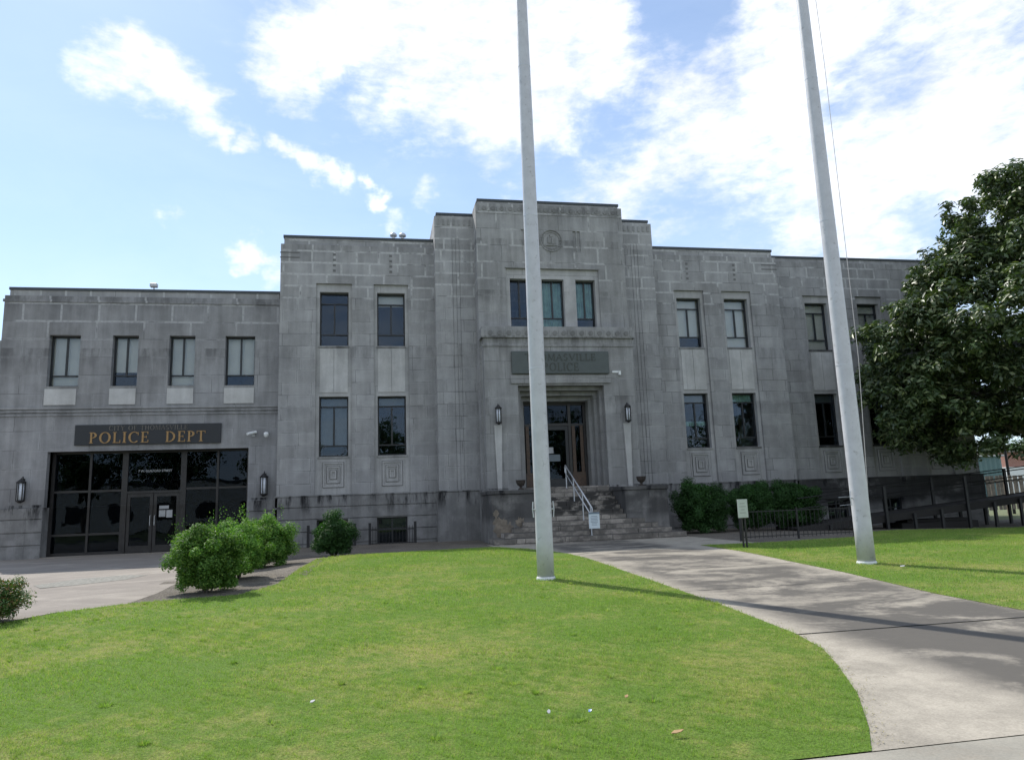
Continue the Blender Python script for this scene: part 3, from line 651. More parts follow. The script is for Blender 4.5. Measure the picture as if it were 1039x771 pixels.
# windows ------------------------------------------------------------
def window(a, b, z0, z1, y, bars=(), mull=None, sill=True, blinds=(), glassm='window_glass', label=None, frame=.05):
    """frame mesh = window part; pane, sill, blind are its children. bars: fractions from the top"""
    H = z1-z0; mb = MB(); f = frame; y1 = y+.07
    mb.box(a, b, y, y1, z1-f, z1); mb.box(a, b, y, y1, z0, z0+f); mb.box(a, a+f, y+.002, y1, z0+f, z1-f); mb.box(b-f, b, y+.002, y1, z0+f, z1-f)
    for q in bars: z = z1-H*q; mb.box(a+f, b-f, y+.006, y1, z-.022, z+.022)
    if mull:
        c = (a+b)/2; za, zb = z1-H*mull[0], z1-H*mull[1]
        for q in [za]: pass
        mb.box(c-.028, c+.028, y+.01, y1-.006, zb+.022, za-(.022 if mull[0] > 0 else f))
    w = mb.build('window', 'window_metal', TALL, label=label)
    off = TALL.location
    def sub(mbx, nm, mat):
        o = mbx.build(nm, mat, None, recalc=True); o.data.transform(Matrix.Translation(-off)); o.parent = w; return o
    q = MB(); q.box(a+f*.5, b-f*.5, y+.045, y+.051, z0+f*.5, z1-f*.5); sub(q, 'pane', glassm)
    if sill: q = MB(); q.box(a-.03, b+.03, y-.225, y+.0, z0-.07, z0-.003); sub(q, 'sill', 'limestone_base')
    for ft, fb, mat in blinds:
        q = MB(); n = max(2, int((fb-ft)*H/.07))
        za, zb = z1-H*ft, z1-H*fb
        if mat == 'green_curtain':
            m_ = 14
            for i in range(m_):
                xa, xb = a+(b-a)*i/m_, a+(b-a)*(i+1)/m_; ya, yb = (.16, .20) if i % 2 else (.20, .16)
                q.poly([(xa, y+ya, zb), (xb, y+yb, zb), (xb, y+yb, za), (xa, y+ya, za)])
        else: q.box(a+.01, b-.01, y+.15, y+.165, zb, za-.005)
        sub(q, 'blind', mat)
    return w
B = 'blind'; GC = 'green_curtain'; GS = 'grey_shade'
ub, lb = (.20, .775), (.165, .82)
um, lm = (.20, .775), (.165, .82)
yb = .29
window(*bays_main[0], ZU0, ZU1, yb, ub, um, blinds=())
window(*bays_main[1], ZU0, ZU1, yb, ub, um, blinds=[(0, .22, B)], label='upper window with its pale shade drawn over the top pane')
window(*bays_main[0], ZL0, ZL1, yb, lb, lm, blinds=[(0, .17, GS), (.17, .8, GS)])
window(*bays_main[1], ZL0, ZL1, yb, lb, lm, blinds=[(0, .17, GS)])
window(*bays_main[2], ZU0, ZU1, yb, ub, um, blinds=[(0, .78, B)], label='upper window with blinds above an uncovered bottom pane')
window(*bays_main[3], ZU0, ZU1, yb, ub, um, blinds=[(0, 1, B)])
window(*bays_main[2], ZL0, ZL1, yb, lb, lm, blinds=[(0, .15, GS), (.5, .58, GC)])
window(*bays_main[3], ZL0, ZL1, yb, lb, lm, blinds=[(0, .15, GC)])
for i, bb in enumerate(bays_wing):
    window(*bb, ZU0, ZU1, .69, ub, um, blinds=[(0, 1, B)])
    window(*bb, ZL0, ZL1, .69, lb, lm, blinds=[(0, .15, GS)] if i < 2 else [(0, .5, B)])
for i, (a, b) in enumerate(TW): window(a, b, 7.76, 9.52, -.93, (.80,), (0, .80), blinds=[(0, 1, GC)] if i == 1 else ([(0, .8, GC)] if i == 2 else []), sill=True)
for i, (a, b) in enumerate(LW):
    window(a, b, 5.97, 7.72, .67, (.78,), (0, .78), blinds=[(0, .24, B), (.245, 1 if i in (0, 2) else (.70 if i == 1 else .77), 'grey_shade')] if 0 else [(0, 1 if i in (0, 2) else (.70 if i == 1 else .77), B)])
for a, b, z0, z1 in BW: window(a, b, z0, z1, .14, (.4,), (0, 1.), sill=False)
for a, b in ((11.0, 12.0), (13.4, 14.4)): window(a, b, .3, 1.28, .53, (.4,), (0, 1.), sill=False)

# left entrance: dark aluminium storefront --------------------------
YS = .86
mb = MB(); xa, xb = OPEN[0], OPEN[1]
for c, w in ((xa+.05, .1), (-15.68, .07), (-14.61, .18), (-12.76, .18), (-11.66, .07), (xb-.05, .1)): mb.box(c-w/2, c+w/2, YS, YS+.12, .42, 3.74)
mb.box(xa, xb, YS+.002, YS+.12, 3.74, 3.80); 
for a, b in ((xa+.1, -15.715), (-15.645, -14.70), (-12.67, -11.695), (-11.625, xb-.1)):
    mb.box(a, b, YS+.01, YS+.11, 2.46, 2.53); mb.box(a, b, YS+.01, YS+.11, 1.06, 1.13); mb.box(a, b, YS+.01, YS+.11, .42, .52)
mb.box(-14.52, -12.85, YS+.01, YS+.11, 2.38, 2.46)
SF = mb.build('entrance_frame', 'bronze_metal', TALL)
def sub_of(parent, mbx, nm, mat, **kw):
    o = mbx.build(nm, mat, None, **kw); o.data.transform(Matrix.Translation(-TALL.location)); o.parent = parent; return o
q = MB()
for a, b, z0, z1 in ((xa+.1, -15.715, .5, 3.74), (-15.645, -14.70, .5, 3.74), (-12.67, -11.695, .5, 3.74), (-11.625, xb-.1, .5, 3.74), (-14.52, -12.85, 2.46, 3.74)): q.box(a-.01, b+.01, YS+.05, YS+.058, z0, z1)
sub_of(SF, q, 'pane', 'dark_glass')
for a, b, hs in ((-14.51, -13.70, 1), (-13.68, -12.86, -1)):
    mb = MB(); f = .1
    mb.box(a, a+f, YS+.03, YS+.08, .44, 2.37); mb.box(b-f, b, YS+.03, YS+.08, .44, 2.37); mb.box(a+f, b-f, YS+.03, YS+.08, 2.26, 2.37); mb.box(a+f, b-f, YS+.03, YS+.08, .44, .66)
    D = mb.build('door', 'bronze_metal', TALL)
    q = MB(); q.box(a+f-.01, b-f+.01, YS+.052, YS+.058, .65, 2.27); sub_of(D, q, 'pane', 'dark_glass')
    hx = b-.06 if hs > 0 else a+.06
    q = MB(); q.tube([(hx, YS+.03, 1.3), (hx, YS-.03, 1.32), (hx, YS-.03, 1.62), (hx, YS+.03, 1.64)], .014, 6); sub_of(D, q, 'handle', 'steel_grey')
    if hs < 0:
        for k, (x0, x1, z0, z1) in enumerate(((-13.5, -13.3, 1.58, 1.80), (-13.27, -13.08, 1.55, 1.80), (-13.5, -13.2, 1.84, 1.95))):
            q = MB(); q.box(x0, x1, YS+.046, YS+.0515, z0, z1); sub_of(D, q, 'notice', 'paper')
# entrance floor / soffit
mb = MB(); mb.box(xa, xb, .40, 3.4, .36, .425); mb.build('threshold', 'paving_concrete', TALL)

# main entrance door -------------------------------------------------
YD = -.34
mb = MB()
for a, b in ((-1.19, -1.09), (-.62, -.52), (.52, .62), (1.09, 1.19)): mb.box(a, b, YD-.03, YD+.1, 2.11, 5.13)
mb.box(-1.09, 1.09, YD-.02, YD+.09, 5.03, 5.13); mb.box(-.52, .52, YD-.02, YD+.09, 4.28, 4.38)
for s in (-1, 1): mb.box(min(s*.62, s*1.09), max(s*.62, s*1.09), YD-.02, YD+.09, 4.28, 4.36); mb.box(min(s*.62, s*1.09), max(s*.62, s*1.09), YD-.02, YD+.09, 2.11, 2.62)
MF = mb.build('door_frame', 'bronze_metal', TALL)
q = MB()
for s in (-1, 1):
    q.box(s*.70-.06, s*.70+.06, YD-.05, YD-.03, 2.62, 4.28); q.box(s*1.0-.06, s*1.0+.06, YD-.05, YD-.03, 2.62, 4.28); q.box(s*.85-.24, s*.85+.24, YD-.052, YD-.03, 2.13, 2.62)
sub_of(MF, q, 'side_panel', 'door_wood')
q = MB(); q.box(-.52, .52, YD+.04, YD+.046, 4.38, 5.03); q.box(-1.09, -.62, YD+.04, YD+.046, 4.36, 5.03); q.box(.62, 1.09, YD+.04, YD+.046, 4.36, 5.03); q.box(-1.09, -.62, YD+.04, YD+.046, 2.62, 4.28); q.box(.62, 1.09, YD+.04, YD+.046, 2.62, 4.28)
sub_of(MF, q, 'pane', 'dark_glass')
mb = MB(); f = .11; mb.box(-.51, -.51+f, YD, YD+.05, 2.12, 4.27); mb.box(.51-f, .51, YD, YD+.05, 2.12, 4.27); mb.box(-.40, .40, YD, YD+.05, 4.14, 4.27); mb.box(-.40, .40, YD, YD+.05, 2.12, 2.4)
D = mb.build('door', 'window_metal', TALL)
q = MB(); q.box(-.41, .41, YD+.02, YD+.027, 2.39, 4.15); sub_of(D, q, 'pane', 'dark_glass')
q = MB(); q.tube([(-.36, YD-.01, 3.0), (-.36, YD-.07, 3.02), (-.36, YD-.07, 3.4), (-.36, YD-.01, 3.42)], .014, 6); sub_of(D, q, 'handle', 'steel_grey')
for x0, x1, z0, z1 in ((-.33, -.06, 3.30, 3.52), (-.33, .18, 3.02, 3.26)): q = MB(); q.box(x0, x1, YD+.012, YD+.019, z0, z1); sub_of(D, q, 'notice', 'paper' if z1 > 3.4 else 'grey_shade')
q = MB(); q.box(-.33, -.22, YD+.013, YD+.0185, 2.45, 4.0); sub_of(D, q, 'notice', 'grey_shade')

# steps and cheek walls ----------------------------------------------
tops = [.58+.145*i for i in range(11)]
mb = MB()
for i, zt in enumerate(tops):
    if i < 4: y0, hw, yb_ = -4.5+.25*i, (2.96, 2.60, 2.27, 1.94)[i], -3.498
    elif i < 10: y0, hw, yb_ = -4.5+.25*i, 1.415, -1.9
    else: y0, hw, yb_ = -2.0, 1.417, -1.63
    zb = .3 if i == 0 else tops[i-1]-.06
    # every step is laid from several stones of slightly different height
    xs_ = [-hw]; 
    while xs_[-1] < hw-1.0: xs_.append(xs_[-1]+random.uniform(.9, 1.5))
    if hw-xs_[-1] < .35: xs_.pop()
    xs_.append(hw)
    yy = (-4.5+.25*i+.32+.02) if i < 10 else -1.62
    if i < 4: yy = -3.3 if i == 3 else -3.44+.02*i
    for a, b in zip(xs_, xs_[1:]):
        j = random.uniform(-.006, .006)
        mb.box(a+.004, b-.004, y0-random.uniform(0, .012), max(yy, y0+.3) if i < 10 else yy, zb, zt+j, bev=.012)
mb.box(-1.41, 1.41, -3.4, -1.7, .3, 1.0); mb.box(-1.41, 1.41, -2.9, -1.7, 1.0, 1.4)
mb.box(-1.52, 1.52, -1.65, .1, 1.7, 2.09)
mb.box(-1.9, 1.9, -3.7, -3.0, .3, .93)
mb.build('steps', 'step_stone', TALL)
mb = MB()
for s in (-1, 1):
    x0, x1 = sorted((s*1.425, s*2.85)); mb.box(x0, x1, -3.5, -1.267, -.2, 1.88, bev=.015); mb.box(x0-.03, x1+.03, -3.54, -1.265, 1.883, 2.0, bev=.012)
mb.build('cheek_wall', 'weathered_concrete', TALL)
# ragged concrete repair: broken stucco patches on the left cheek wall
mb = MB(); random.seed(5)
for cx, cz, r in ((-2.62, .95, .24), (-2.35, .85, .16), (-2.5, .66, .2), (-1.98, 1.02, .14), (-2.72, 1.3, .10), (-2.2, .72, .12)):
    n = 26; pts = [(cx+r*(.5+.7*random.random())*cos(2*pi*k/n), cz+r*1.25*(.5+.7*random.random())*sin(2*pi*k/n)) for k in range(n)]
    pts = [(max(-2.83, x), max(.6, z)) for x, z in pts]
    A = [(x, -3.507-random.random()*.004, z) for x, z in pts]; mb.poly(A)
mb.build('stucco_patch', 'tan_stucco', TALL)

# pilaster strips below lanterns: part of the building
for s in (-1, 1):
    mb = MB(); x = s*2.27; n = 1
    A = [(x-.07, -1.72, 2.03), (x+.07, -1.72, 2.03), (x+.13, -1.74, 4.2), (x-.13, -1.74, 4.2)]; Bp = [(p[0], -1.655, p[2]) for p in A]
    mb.poly(A)
    for i in range(4): mb.poly([A[i], A[(i+1) % 4], Bp[(i+1) % 4], Bp[i]])
    mb.build('pilaster_strip', 'limestone_pale', TALL)

# ------------------------------------------------------------------ lettering (serif capitals built stroke by stroke)
def arc(cx, cy, rx, ry, a0, a1, w0=.07, w1=.17, n=16):
    """ring strip, thick where it runs upright, thin where it lies flat"""
    L = []
    for i in range(n+1):
        a = RAD(a0+(a1-a0)*i/n); w = w0+(w1-w0)*abs(cos(a))
        L.append(((cx+rx*cos(a), cy+ry*sin(a)), (cx+(rx-w)*cos(a), cy+(ry-w*.8)*sin(a))))
    return [[L[i][0], L[i+1][0], L[i+1][1], L[i][1]] for i in range(n)]
def R_(x0, x1, y0, y1): return [(x0, y0), (x1, y0), (x1, y1), (x0, y1)]
T_, t_ = .15, .06
def stem(x): return [R_(x, x+T_, 0, 1), R_(x-.07, x+T_+.07, 0, t_), R_(x-.07, x+T_+.07, 1-t_, 1)]
GL = {
 'P': (.62, lambda: stem(.08)+arc(.23, .73, .36, .27, -90, 90)),
 'O': (.92, lambda: arc(.46, .5, .45, .52, 0, 360, n=26)),
 'L': (.62, lambda: stem(.08)+[R_(.1, .6, 0, t_), R_(.55, .61, 0, .26)]),
 'I': (.32, lambda: stem(.085)),
 'C': (.84, lambda: arc(.46, .5, .45, .52, 48, 312, n=22)+[R_(.74, .80, .68, .96)]),
 'E': (.64, lambda: stem(.08)+[R_(.1, .6, 0, t_), R_(.1, .57, 1-t_, 1), R_(.1, .46, .48, .54), R_(.55, .61, 0, .25), R_(.52, .58, .77, 1), R_(.42, .47, .4, .62)]),
 'D': (.82, lambda: stem(.08)+arc(.25, .5, .53, .5, -90, 90, n=18)),
 'T': (.72, lambda: [R_(.28, .43, 0, 1), R_(.2, .51, 0, t_), R_(0, .71, 1-t_, 1), R_(0, .05, .76, 1), R_(.66, .71, .76, 1)]),
 'H': (.86, lambda: stem(.08)+stem(.62)+[R_(.2, .65, .48, .54)]),
 'M': (1.0, lambda: stem(.82)[:1]+[R_(.08, .14, 0, 1), R_(.75, 1.0, 0, t_), R_(0, .22, 0, t_), [(.08, 1), (.24, 1), (.55, .1), (.48, 0)], [(.48, 0), (.55, .1), (.84, 1), (.80, 1)]]),
 'A': (.82, lambda: [[(.0, 0), (.07, 0), (.41, .95), (.38, 1)], [(.38, 1), (.46, 1), (.82, 0), (.64, 0)], R_(.2, .62, .34, .40), R_(-.04, .16, 0, .05), R_(.56, .88, 0, .05)]),
 'S': (.60, lambda: arc(.29, .745, .26, .27, 30, 250, n=14)+arc(.29, .255, .28, .27, -150, 90, n=16)),
 'V': (.82, lambda: [[(0, 1), (.18, 1), (.46, 0), (.38, 0)], [(.38, 0), (.44, .05), (.82, 1), (.75, 1)], R_(-.05, .26, .95, 1), R_(.66, .87, .95, 1)]),
 'Y': (.76, lambda: [[(0, 1), (.17, 1), (.44, .48), (.30, .46)], [(.36, .48), (.44, .48), (.76, 1), (.68, 1)], R_(.3, .45, 0, .5), R_(.22, .53, 0, t_)]),
 'F': (.60, lambda: stem(.08)+[R_(.1, .57, 1-t_, 1), R_(.1, .46, .48, .54), R_(.52, .58, .77, 1)]),
 ' ': (.45, lambda: []),
}
def letters(text, xc, z0, height, width, y, depth=.012):
    tot = sum(GL[c][0] for c in text)+.14*(len(text)-1)
    sx = width/tot; mb = MB(); x = xc-width/2
    k = 0
    for c in text:
        w, fn = GL[c]
        for st in fn():
            yy = y-depth-.0003*(k % 9); k += 1
            P = [(x+p[0]*sx, z0+p[1]*height) for p in st]
            A = [(p[0], yy, p[1]) for p in P]; Bq = [(p[0], y+.002, p[1]) for p in P]
            mb.poly(A)
            for i in range(len(A)): mb.poly([A[i], A[(i+1) % len(A)], Bq[(i+1) % len(A)], Bq[i]])
        x += (w+.14)*sx
    return mb
# POLICE DEPT board over the left entrance
S1 = empty('wall_sign', (-13.79, .40, 3.99), 'long black board over the left entrance reading POLICE DEPT in gold capitals', 'sign')
mb = MB(); mb.box(-16.06, -11.50, .375, .45, 3.99, 4.66, bev=.006); mb.build('board', 'sign_black', S1)
letters('POLICE  DEPT', -13.80, 4.045, .36, 3.62, .372).build('lettering', 'gold_letter', S1, label='large gold serif capitals POLICE DEPT')
letters('CITY OF THOMASVILLE', -13.80, 4.462, .155, 2.45, .372, .006).build('lettering', 'faded_letter', S1, label='small faded capitals CITY OF THOMASVILLE')
# grey board over the main door
S2 = empty('wall_sign', (0, -1.7, 5.95), 'grey green board over the main door reading THOMASVILLE POLICE in dark letters', 'sign')
mb = MB(); mb.box(-1.73, 1.73, -1.775, -1.662, 5.95, 6.73, bev=.006); mb.build('board', 'sign_green_grey', S2)
letters('THOMASVILLE', 0, 6.40, .24, 2.5, -1.777, .01).build('lettering', 'sign_dark_letter', S2)
letters('POLICE', 0, 6.04, .28, 1.25, -1.777, .01).build('lettering', 'sign_dark_letter', S2)
def fonttext(txt, size, loc, mat, parent, sx=1.):
    cu = bpy.data.curves.new('lettering', 'FONT'); cu.body = txt; cu.size = size; cu.extrude = .0015; cu.align_x = 'CENTER'; cu.resolution_u = 3
    tmp = bpy.data.objects.new('lettering', cu); COL.objects.link(tmp)
    dg = bpy.context.evaluated_depsgraph_get(); me = bpy.data.meshes.new_from_object(tmp.evaluated_get(dg)); bpy.data.objects.remove(tmp); 
    me.materials.clear(); me.materials.append(MATS[mat])
    me.transform(Matrix.Translation(Vector(loc)-TALL.location) @ Matrix.Rotation(pi/2, 4, 'X') @ Matrix.Diagonal((sx, 1, 1, 1)))
    o = bpy.data.objects.new('lettering', me); COL.objects.link(o); o.parent = parent; return o
fonttext('7 W. GUILFORD STREET', .105, (-13.68, YS+.044, 3.09), 'steel_grey', SF, .95)

# ------------------------------------------------------------------ wall lanterns
def lantern(x, y, z, H, label, group, slender=True):
    """z = bottom of the lantern body"""
    L = empty('wall_lantern', (x, y, z), label, 'wall lantern', group)
    r = H*.135; cy = y-r-.05
    mb = MB()
    mb.lathe([(r*1.15, 0), (r*1.2, .03), (r*1.05, .05)], 10, (x, cy, z+H*.06)); mb.lathe([(r*.3, 0), (r*.9, .05)], 10, (x, cy, z))
    mb.lathe([(r*1.25, 0), (r*1.3, .025), (r*.95, .06), (r*.4, .12), (r*.12, .15)], 10, (x, cy, z+H*.78))
    for k in range(6):
        a = 2*pi*k/6+.3; px, py = x+r*1.02*cos(a), cy+r*1.02*sin(a); mb.box(px-.012, px+.012, py-.012, py+.012, z+H*.08, z+H*.79)
    mb.build('cage', 'black_iron', L)
    mb = MB(); mb.lathe([(r*.82, 0), (r*.82, H*.66)], 12, (x, cy, z+H*.115)); mb.build('glass_cylinder', 'lantern_glass', L, smooth=True)
    mb = MB(); mb.box(x-.04, x+.04, y-.02, y, z+H*.1, z+H*.95); mb.tube([(x, y-.01, z+H*.88), (x, y-r*.6, z+H*1.03), (x, cy, z+H*.95)], .014, 6)
    mb.build('bracket', 'black_iron', L); return L
lantern(-17.5, .45, 2.17, .82, 'black iron lantern on the pier left of the wide glass entrance', 'wall lanterns')
lantern(-10.05, .45, 2.13, .82, 'black iron lantern between the wide glass entrance and the taller block', 'wall lanterns')
lantern(-2.27, -1.745, 4.2, .68, 'caged lantern on a pale strip left of the main door, partly beside the white pole', 'wall lanterns')
lantern(2.27, -1.745, 4.2, .68, 'caged lantern on a pale strip right of the main door', 'wall lanterns')

# ------------------------------------------------------------------ urns
def urn(x, y, label):
    U = empty('urn', (x, y, 2.0), label, 'urn', 'urns on the cheek walls')
    mb = MB(); mb.box(x-.08, x+.08, y-.08, y+.08, 2.0, 2.03); mb.lathe([(.075, 0), (.035, .035), (.04, .07), (.11, .12), (.145, .20), (.15, .25), (.165, .27), (.14, .275), (.12, .22)], 18, (x, y, 2.03)); mb.build('bowl', 'urn_iron', U, smooth=True)
    mb = MB(); mb.lathe([(.13, 0), (.12, .02), (.06, .035)], 12, (x, y, 2.25)); mb.build('soil', 'mulch', U)
urn(-1.86, -3.2, 'dark cast urn on the left cheek wall of the steps'); urn(2.1, -3.2, 'dark cast urn on the right cheek wall of the steps')

# ------------------------------------------------------------------ handrail and its plate
HR = empty('handrail', (0, -3, 1.0), 'grey double pipe handrail running down the middle of the entrance steps', 'handrail')
rt = lambda y, dz=0: (0, y, 2.80+(y+1.66)*.493+dz)
mb = MB(); mb.tube([rt(-1.66), rt(-4.54)], .022, 8); mb.build('top_rail', 'galvanised', HR, smooth=True)
mb = MB(); mb.tube([rt(-1.66, -.27), rt(-4.45, -.27)], .018, 8); mb.build('lower_rail', 'galvanised', HR, smooth=True)
mb = MB(); mb.tube([rt(-1.66), (0, -1.6, 2.76), (0, -1.6, 2.6), rt(-1.66, -.27)], .018, 8); mb.tube([rt(-4.54), (0, -4.58, 1.34), (0, -4.5, 1.17), rt(-4.45, -.27)], .018, 8); mb.build('end_loop', 'galvanised', HR, smooth=True)
for y, zb in ((-1.72, 2.03), (-2.62, 1.5), (-3.6, 1.0), (-4.4, .57)):
    mb = MB(); mb.tube([(0, y, zb), (0, y, rt(y)[2])], .018, 8); mb.tube([(0, y, zb), (0, y, zb+.012)], .045, 10); mb.build('post', 'galvanised', HR, smooth=False)
PL = empty('notice_plate', (.02, -4.62, 1.05), 'small pale blue notice plate fixed at the bottom of the handrail', 'notice')
mb = MB(); mb.box(-.135, .195, -4.63, -4.618, .78, 1.24, bev=.003); mb.build('plate', 'blue_white_sign', PL)
mb = MB(); mb.box(-.135, .195, -4.636, -4.629, 1.20, 1.25)
mb.build('top_strip', 'sign_print', PL)
mb = MB(); random.seed(3)
for i in range(7): w = random.uniform(.16, .27); mb.box(.03-w/2, .03+w/2, -4.6335, -4.629, 1.13-i*.042, 1.142-i*.042)
mb.build('print_lines', 'sign_print', PL)

# ------------------------------------------------------------------ flagpoles
def flagpole(x, y, label, taper, r0, cleat):
    z0 = g(x, y); Pp = empty('flagpole', (x, y, z0), label, 'flagpole', 'flagpoles on the lawn')
    mb = MB(); prof = [(0, r0), (.6, r0), (4, r0*.97), (8, r0*.84), (13, r0*.62), (17, r0*.40), (19, r0*.28)]
    mb.lathe([(r, z) for z, r in prof], 28, (x, y, z0+.05)); mb.build('shaft', 'pole_paint', Pp, smooth=True)
    mb = MB()
    for zz in (3.55, 6.35, 9.3): 
        r = np.interp(zz, [p[0] for p in prof], [p[1] for p in prof])+.0035; mb.lathe([(r-.01, -.012), (r, -.008), (r, .008), (r-.01, .012)], 28, (x, y, z0+zz))
    mb.build('seam_ring', 'galvanised', Pp)
    mb = MB(); mb.lathe([(r0+.016, -.05), (r0+.016, .02), (r0+.008, .04), (r0-.01, .045)], 28, (x, y, z0+.01)); mb.build('base_collar', 'white_paint', Pp, smooth=False)
    mb = MB()
    for s in cleat: 
        cx = x+s*(r0*.99+.03); mb.tube([(x+s*(r0-.02), y-.02, z0+1.15), (cx, y-.02, z0+1.15)], .012, 6); mb.tube([(cx, y-.02, z0+1.02), (cx+s*.012, y-.02, z0+1.15), (cx, y-.02, z0+1.28)], .010, 6)
    mb.build('cleat', 'galvanised', Pp)
    mb = MB(); mb.lathe([(.01, -.12), (.09, -.08), (.12, 0), (.09, .08), (.01, .12)], 14, (x, y, z0+19.2)); mb.build('finial', 'gold_letter', Pp, smooth=True)
    return Pp
P1 = flagpole(-3.52, -13.51, 'bare white flagpole in front of the entrance steps, the left one of two', 1, .142, (-1, 1))
P2 = flagpole(2.20, -13.83, 'bare white flagpole on the right lawn with a loose halyard line beside it', 1, .150, (-1,))
mb = MB(); mb.tube([(2.38, -13.83, 1.5), (2.50, -13.85, 4), (2.52, -13.85, 10), (2.45, -13.83, 15), (2.28, -13.83, 19.3)], .006, 4); mb.build('halyard', 'cable', P2)

# ------------------------------------------------------------------ small things on the building
def obj1(mb, name, mat, label, cat, group=None, smooth=False): return mb.build(name, mat, None, smooth, label=label, cat=cat, group=group)
FL = empty('floodlight', (-13.9, .6, 9.39), 'small floodlight on the roof edge of the low wing', 'floodlight')
mb = MB(); mb.box(-13.93, -13.90, .6, .64, 9.39, 9.5); mb.build('bracket', 'galvanised', FL); mb = MB(); mb.box(-14.02, -13.78, .45, .62, 9.46, 9.60, bev=.02); mb.build('housing', 'steel_grey', FL)
for x, lab in ((-5.62, 'round metal roof vent, the left one of the pair on the taller block'), (-5.28, 'round metal roof vent, the right one of the pair, nearest the stepped tower')):
    V_ = empty('roof_vent', (x, .9, 11.36), lab, 'roof vent', 'roof vents'); mb = MB(); mb.lathe([(.05, 0), (.05, .42)], 12, (x, .9, 11.36)); mb.build('pipe', 'galvanised', V_)
    mb = MB(); mb.lathe([(.05, .0), (.13, .02), (.14, .08), (.09, .15), (.03, .17)], 14, (x, .9, 11.72)); mb.build('hood', 'galvanised', V_, smooth=True)
SC1 = empty('security_camera', (-10.46, .45, 4.3), 'white bullet security camera beside the end of the POLICE DEPT board', 'camera', 'security cameras')
mb = MB(); mb.box(-10.5, -10.40, .42, .45, 4.18, 4.36); mb.tube([(-10.45, .44, 4.28), (-10.45, .3, 4.26)], .015, 6); mb.build('mount', 'steel_grey', SC1); mb = MB(); mb.tube([(-10.36, .38, 4.33), (-10.6, .12, 4.24)], .048, 10); mb.build('body', 'white_paint', SC1)
SC2 = empty('security_camera', (-10.0, .45, 4.2), 'small dome security camera nearest the corner of the taller block', 'camera', 'security cameras')
mb = MB(); mb.box(-10.03, -9.97, .2, .45, 4.27, 4.31); mb.build('arm', 'steel_grey', SC2); mb = MB(); mb.lathe([(.03, -.1), (.065, -.06), (.08, 0), (.08, .06), (.03, .08)], 12, (-10.0, .2, 4.22)); mb.build('dome', 'white_paint', SC2, smooth=True)
NB = mb = MB(); mb.box(1.86, 2.12, -1.69, -1.66, 5.98, 6.05); mb.box(2.08, 2.16, -1.74, -1.66, 5.9, 6.04); obj1(mb, 'security_light', 'white_paint', 'tiny pale fitting on the wall right of the THOMASVILLE POLICE board', 'light')

# iron guards round the basement windows
def guard(a, b, label):
    Gd = empty('window_guard', ((a+b)/2, -.3, .4), label, 'window guard', 'iron guards at the basement windows'); mb = MB()
    for x in (a-.24, b+.24): mb.box(x-.045, x+.045, -.40, -.33, .3, 1.12)
    mb.build('post', 'black_iron', Gd); mb = MB()
    for z in (.42, .86): mb.box(a-.2, b+.2, -.375, -.355, z, z+.03)
    for i in range(13): x = a-.15+(b-a+.3)*i/12; mb.box(x-.008, x+.008, -.373, -.357, .40, 1.0)
    mb.build('grille', 'black_iron', Gd)
guard(-6.28, -5.25, 'black iron guard before the basement window, the one clear of shrubs'); guard(-8.28, -7.25, 'black iron guard mostly hidden behind the round shrub')

# ------------------------------------------------------------------ vegetation
def leaves(C, N, L, W, fold=.25):
    """C centres, N normals (k,3); returns V,F of folded rhombic leaves"""
    k = len(C); t = rng.normal(size=(k, 3)); t -= (t*N).sum(1, keepdims=True)*N; t /= np.linalg.norm(t, axis=1, keepdims=True)+1e-9
    b = np.cross(N, t); L = L[:, None]; W = W[:, None]
    v0 = C-t*L*.5; v2 = C+t*L*.5; v1 = C-t*L*.05+b*W*.5+N*W*fold; v3 = C-t*L*.05-b*W*.5+N*W*fold
    V = np.stack([v0, v1, v2, v3], 1).reshape(-1, 3); i = np.arange(k)[:, None]*4
    F = np.concatenate([i+np.array([[0, 1, 2]]), i+np.array([[0, 2, 3]])], 0)
    return V, F
def unit(a): return a/(np.linalg.norm(a, axis=-1, keepdims=True)+1e-9)
def clump_leaves(centres, radii, per, leaf, flat=.8, up=.5, shell_=.55):
    Cs, Ns = [], []
    for c, r in zip(centres, radii):
        k = max(6, int(per*(r/np.mean(radii))**2)); d = unit(rng.normal(size=(k, 3))); rr = r*(shell_+(1-shell_)*rng.random((k, 1)))
        Cs.append(c+d*rr*np.array([1, 1, flat])); Ns.append(unit(d+np.array([0, 0, up])+rng.normal(size=(k, 3))*.45))
    C = np.concatenate(Cs); N = np.concatenate(Ns); k = len(C)
    return leaves(C, N, leaf*(.7+.6*rng.random(k)), leaf*.42*(.7+.6*rng.random(k)))
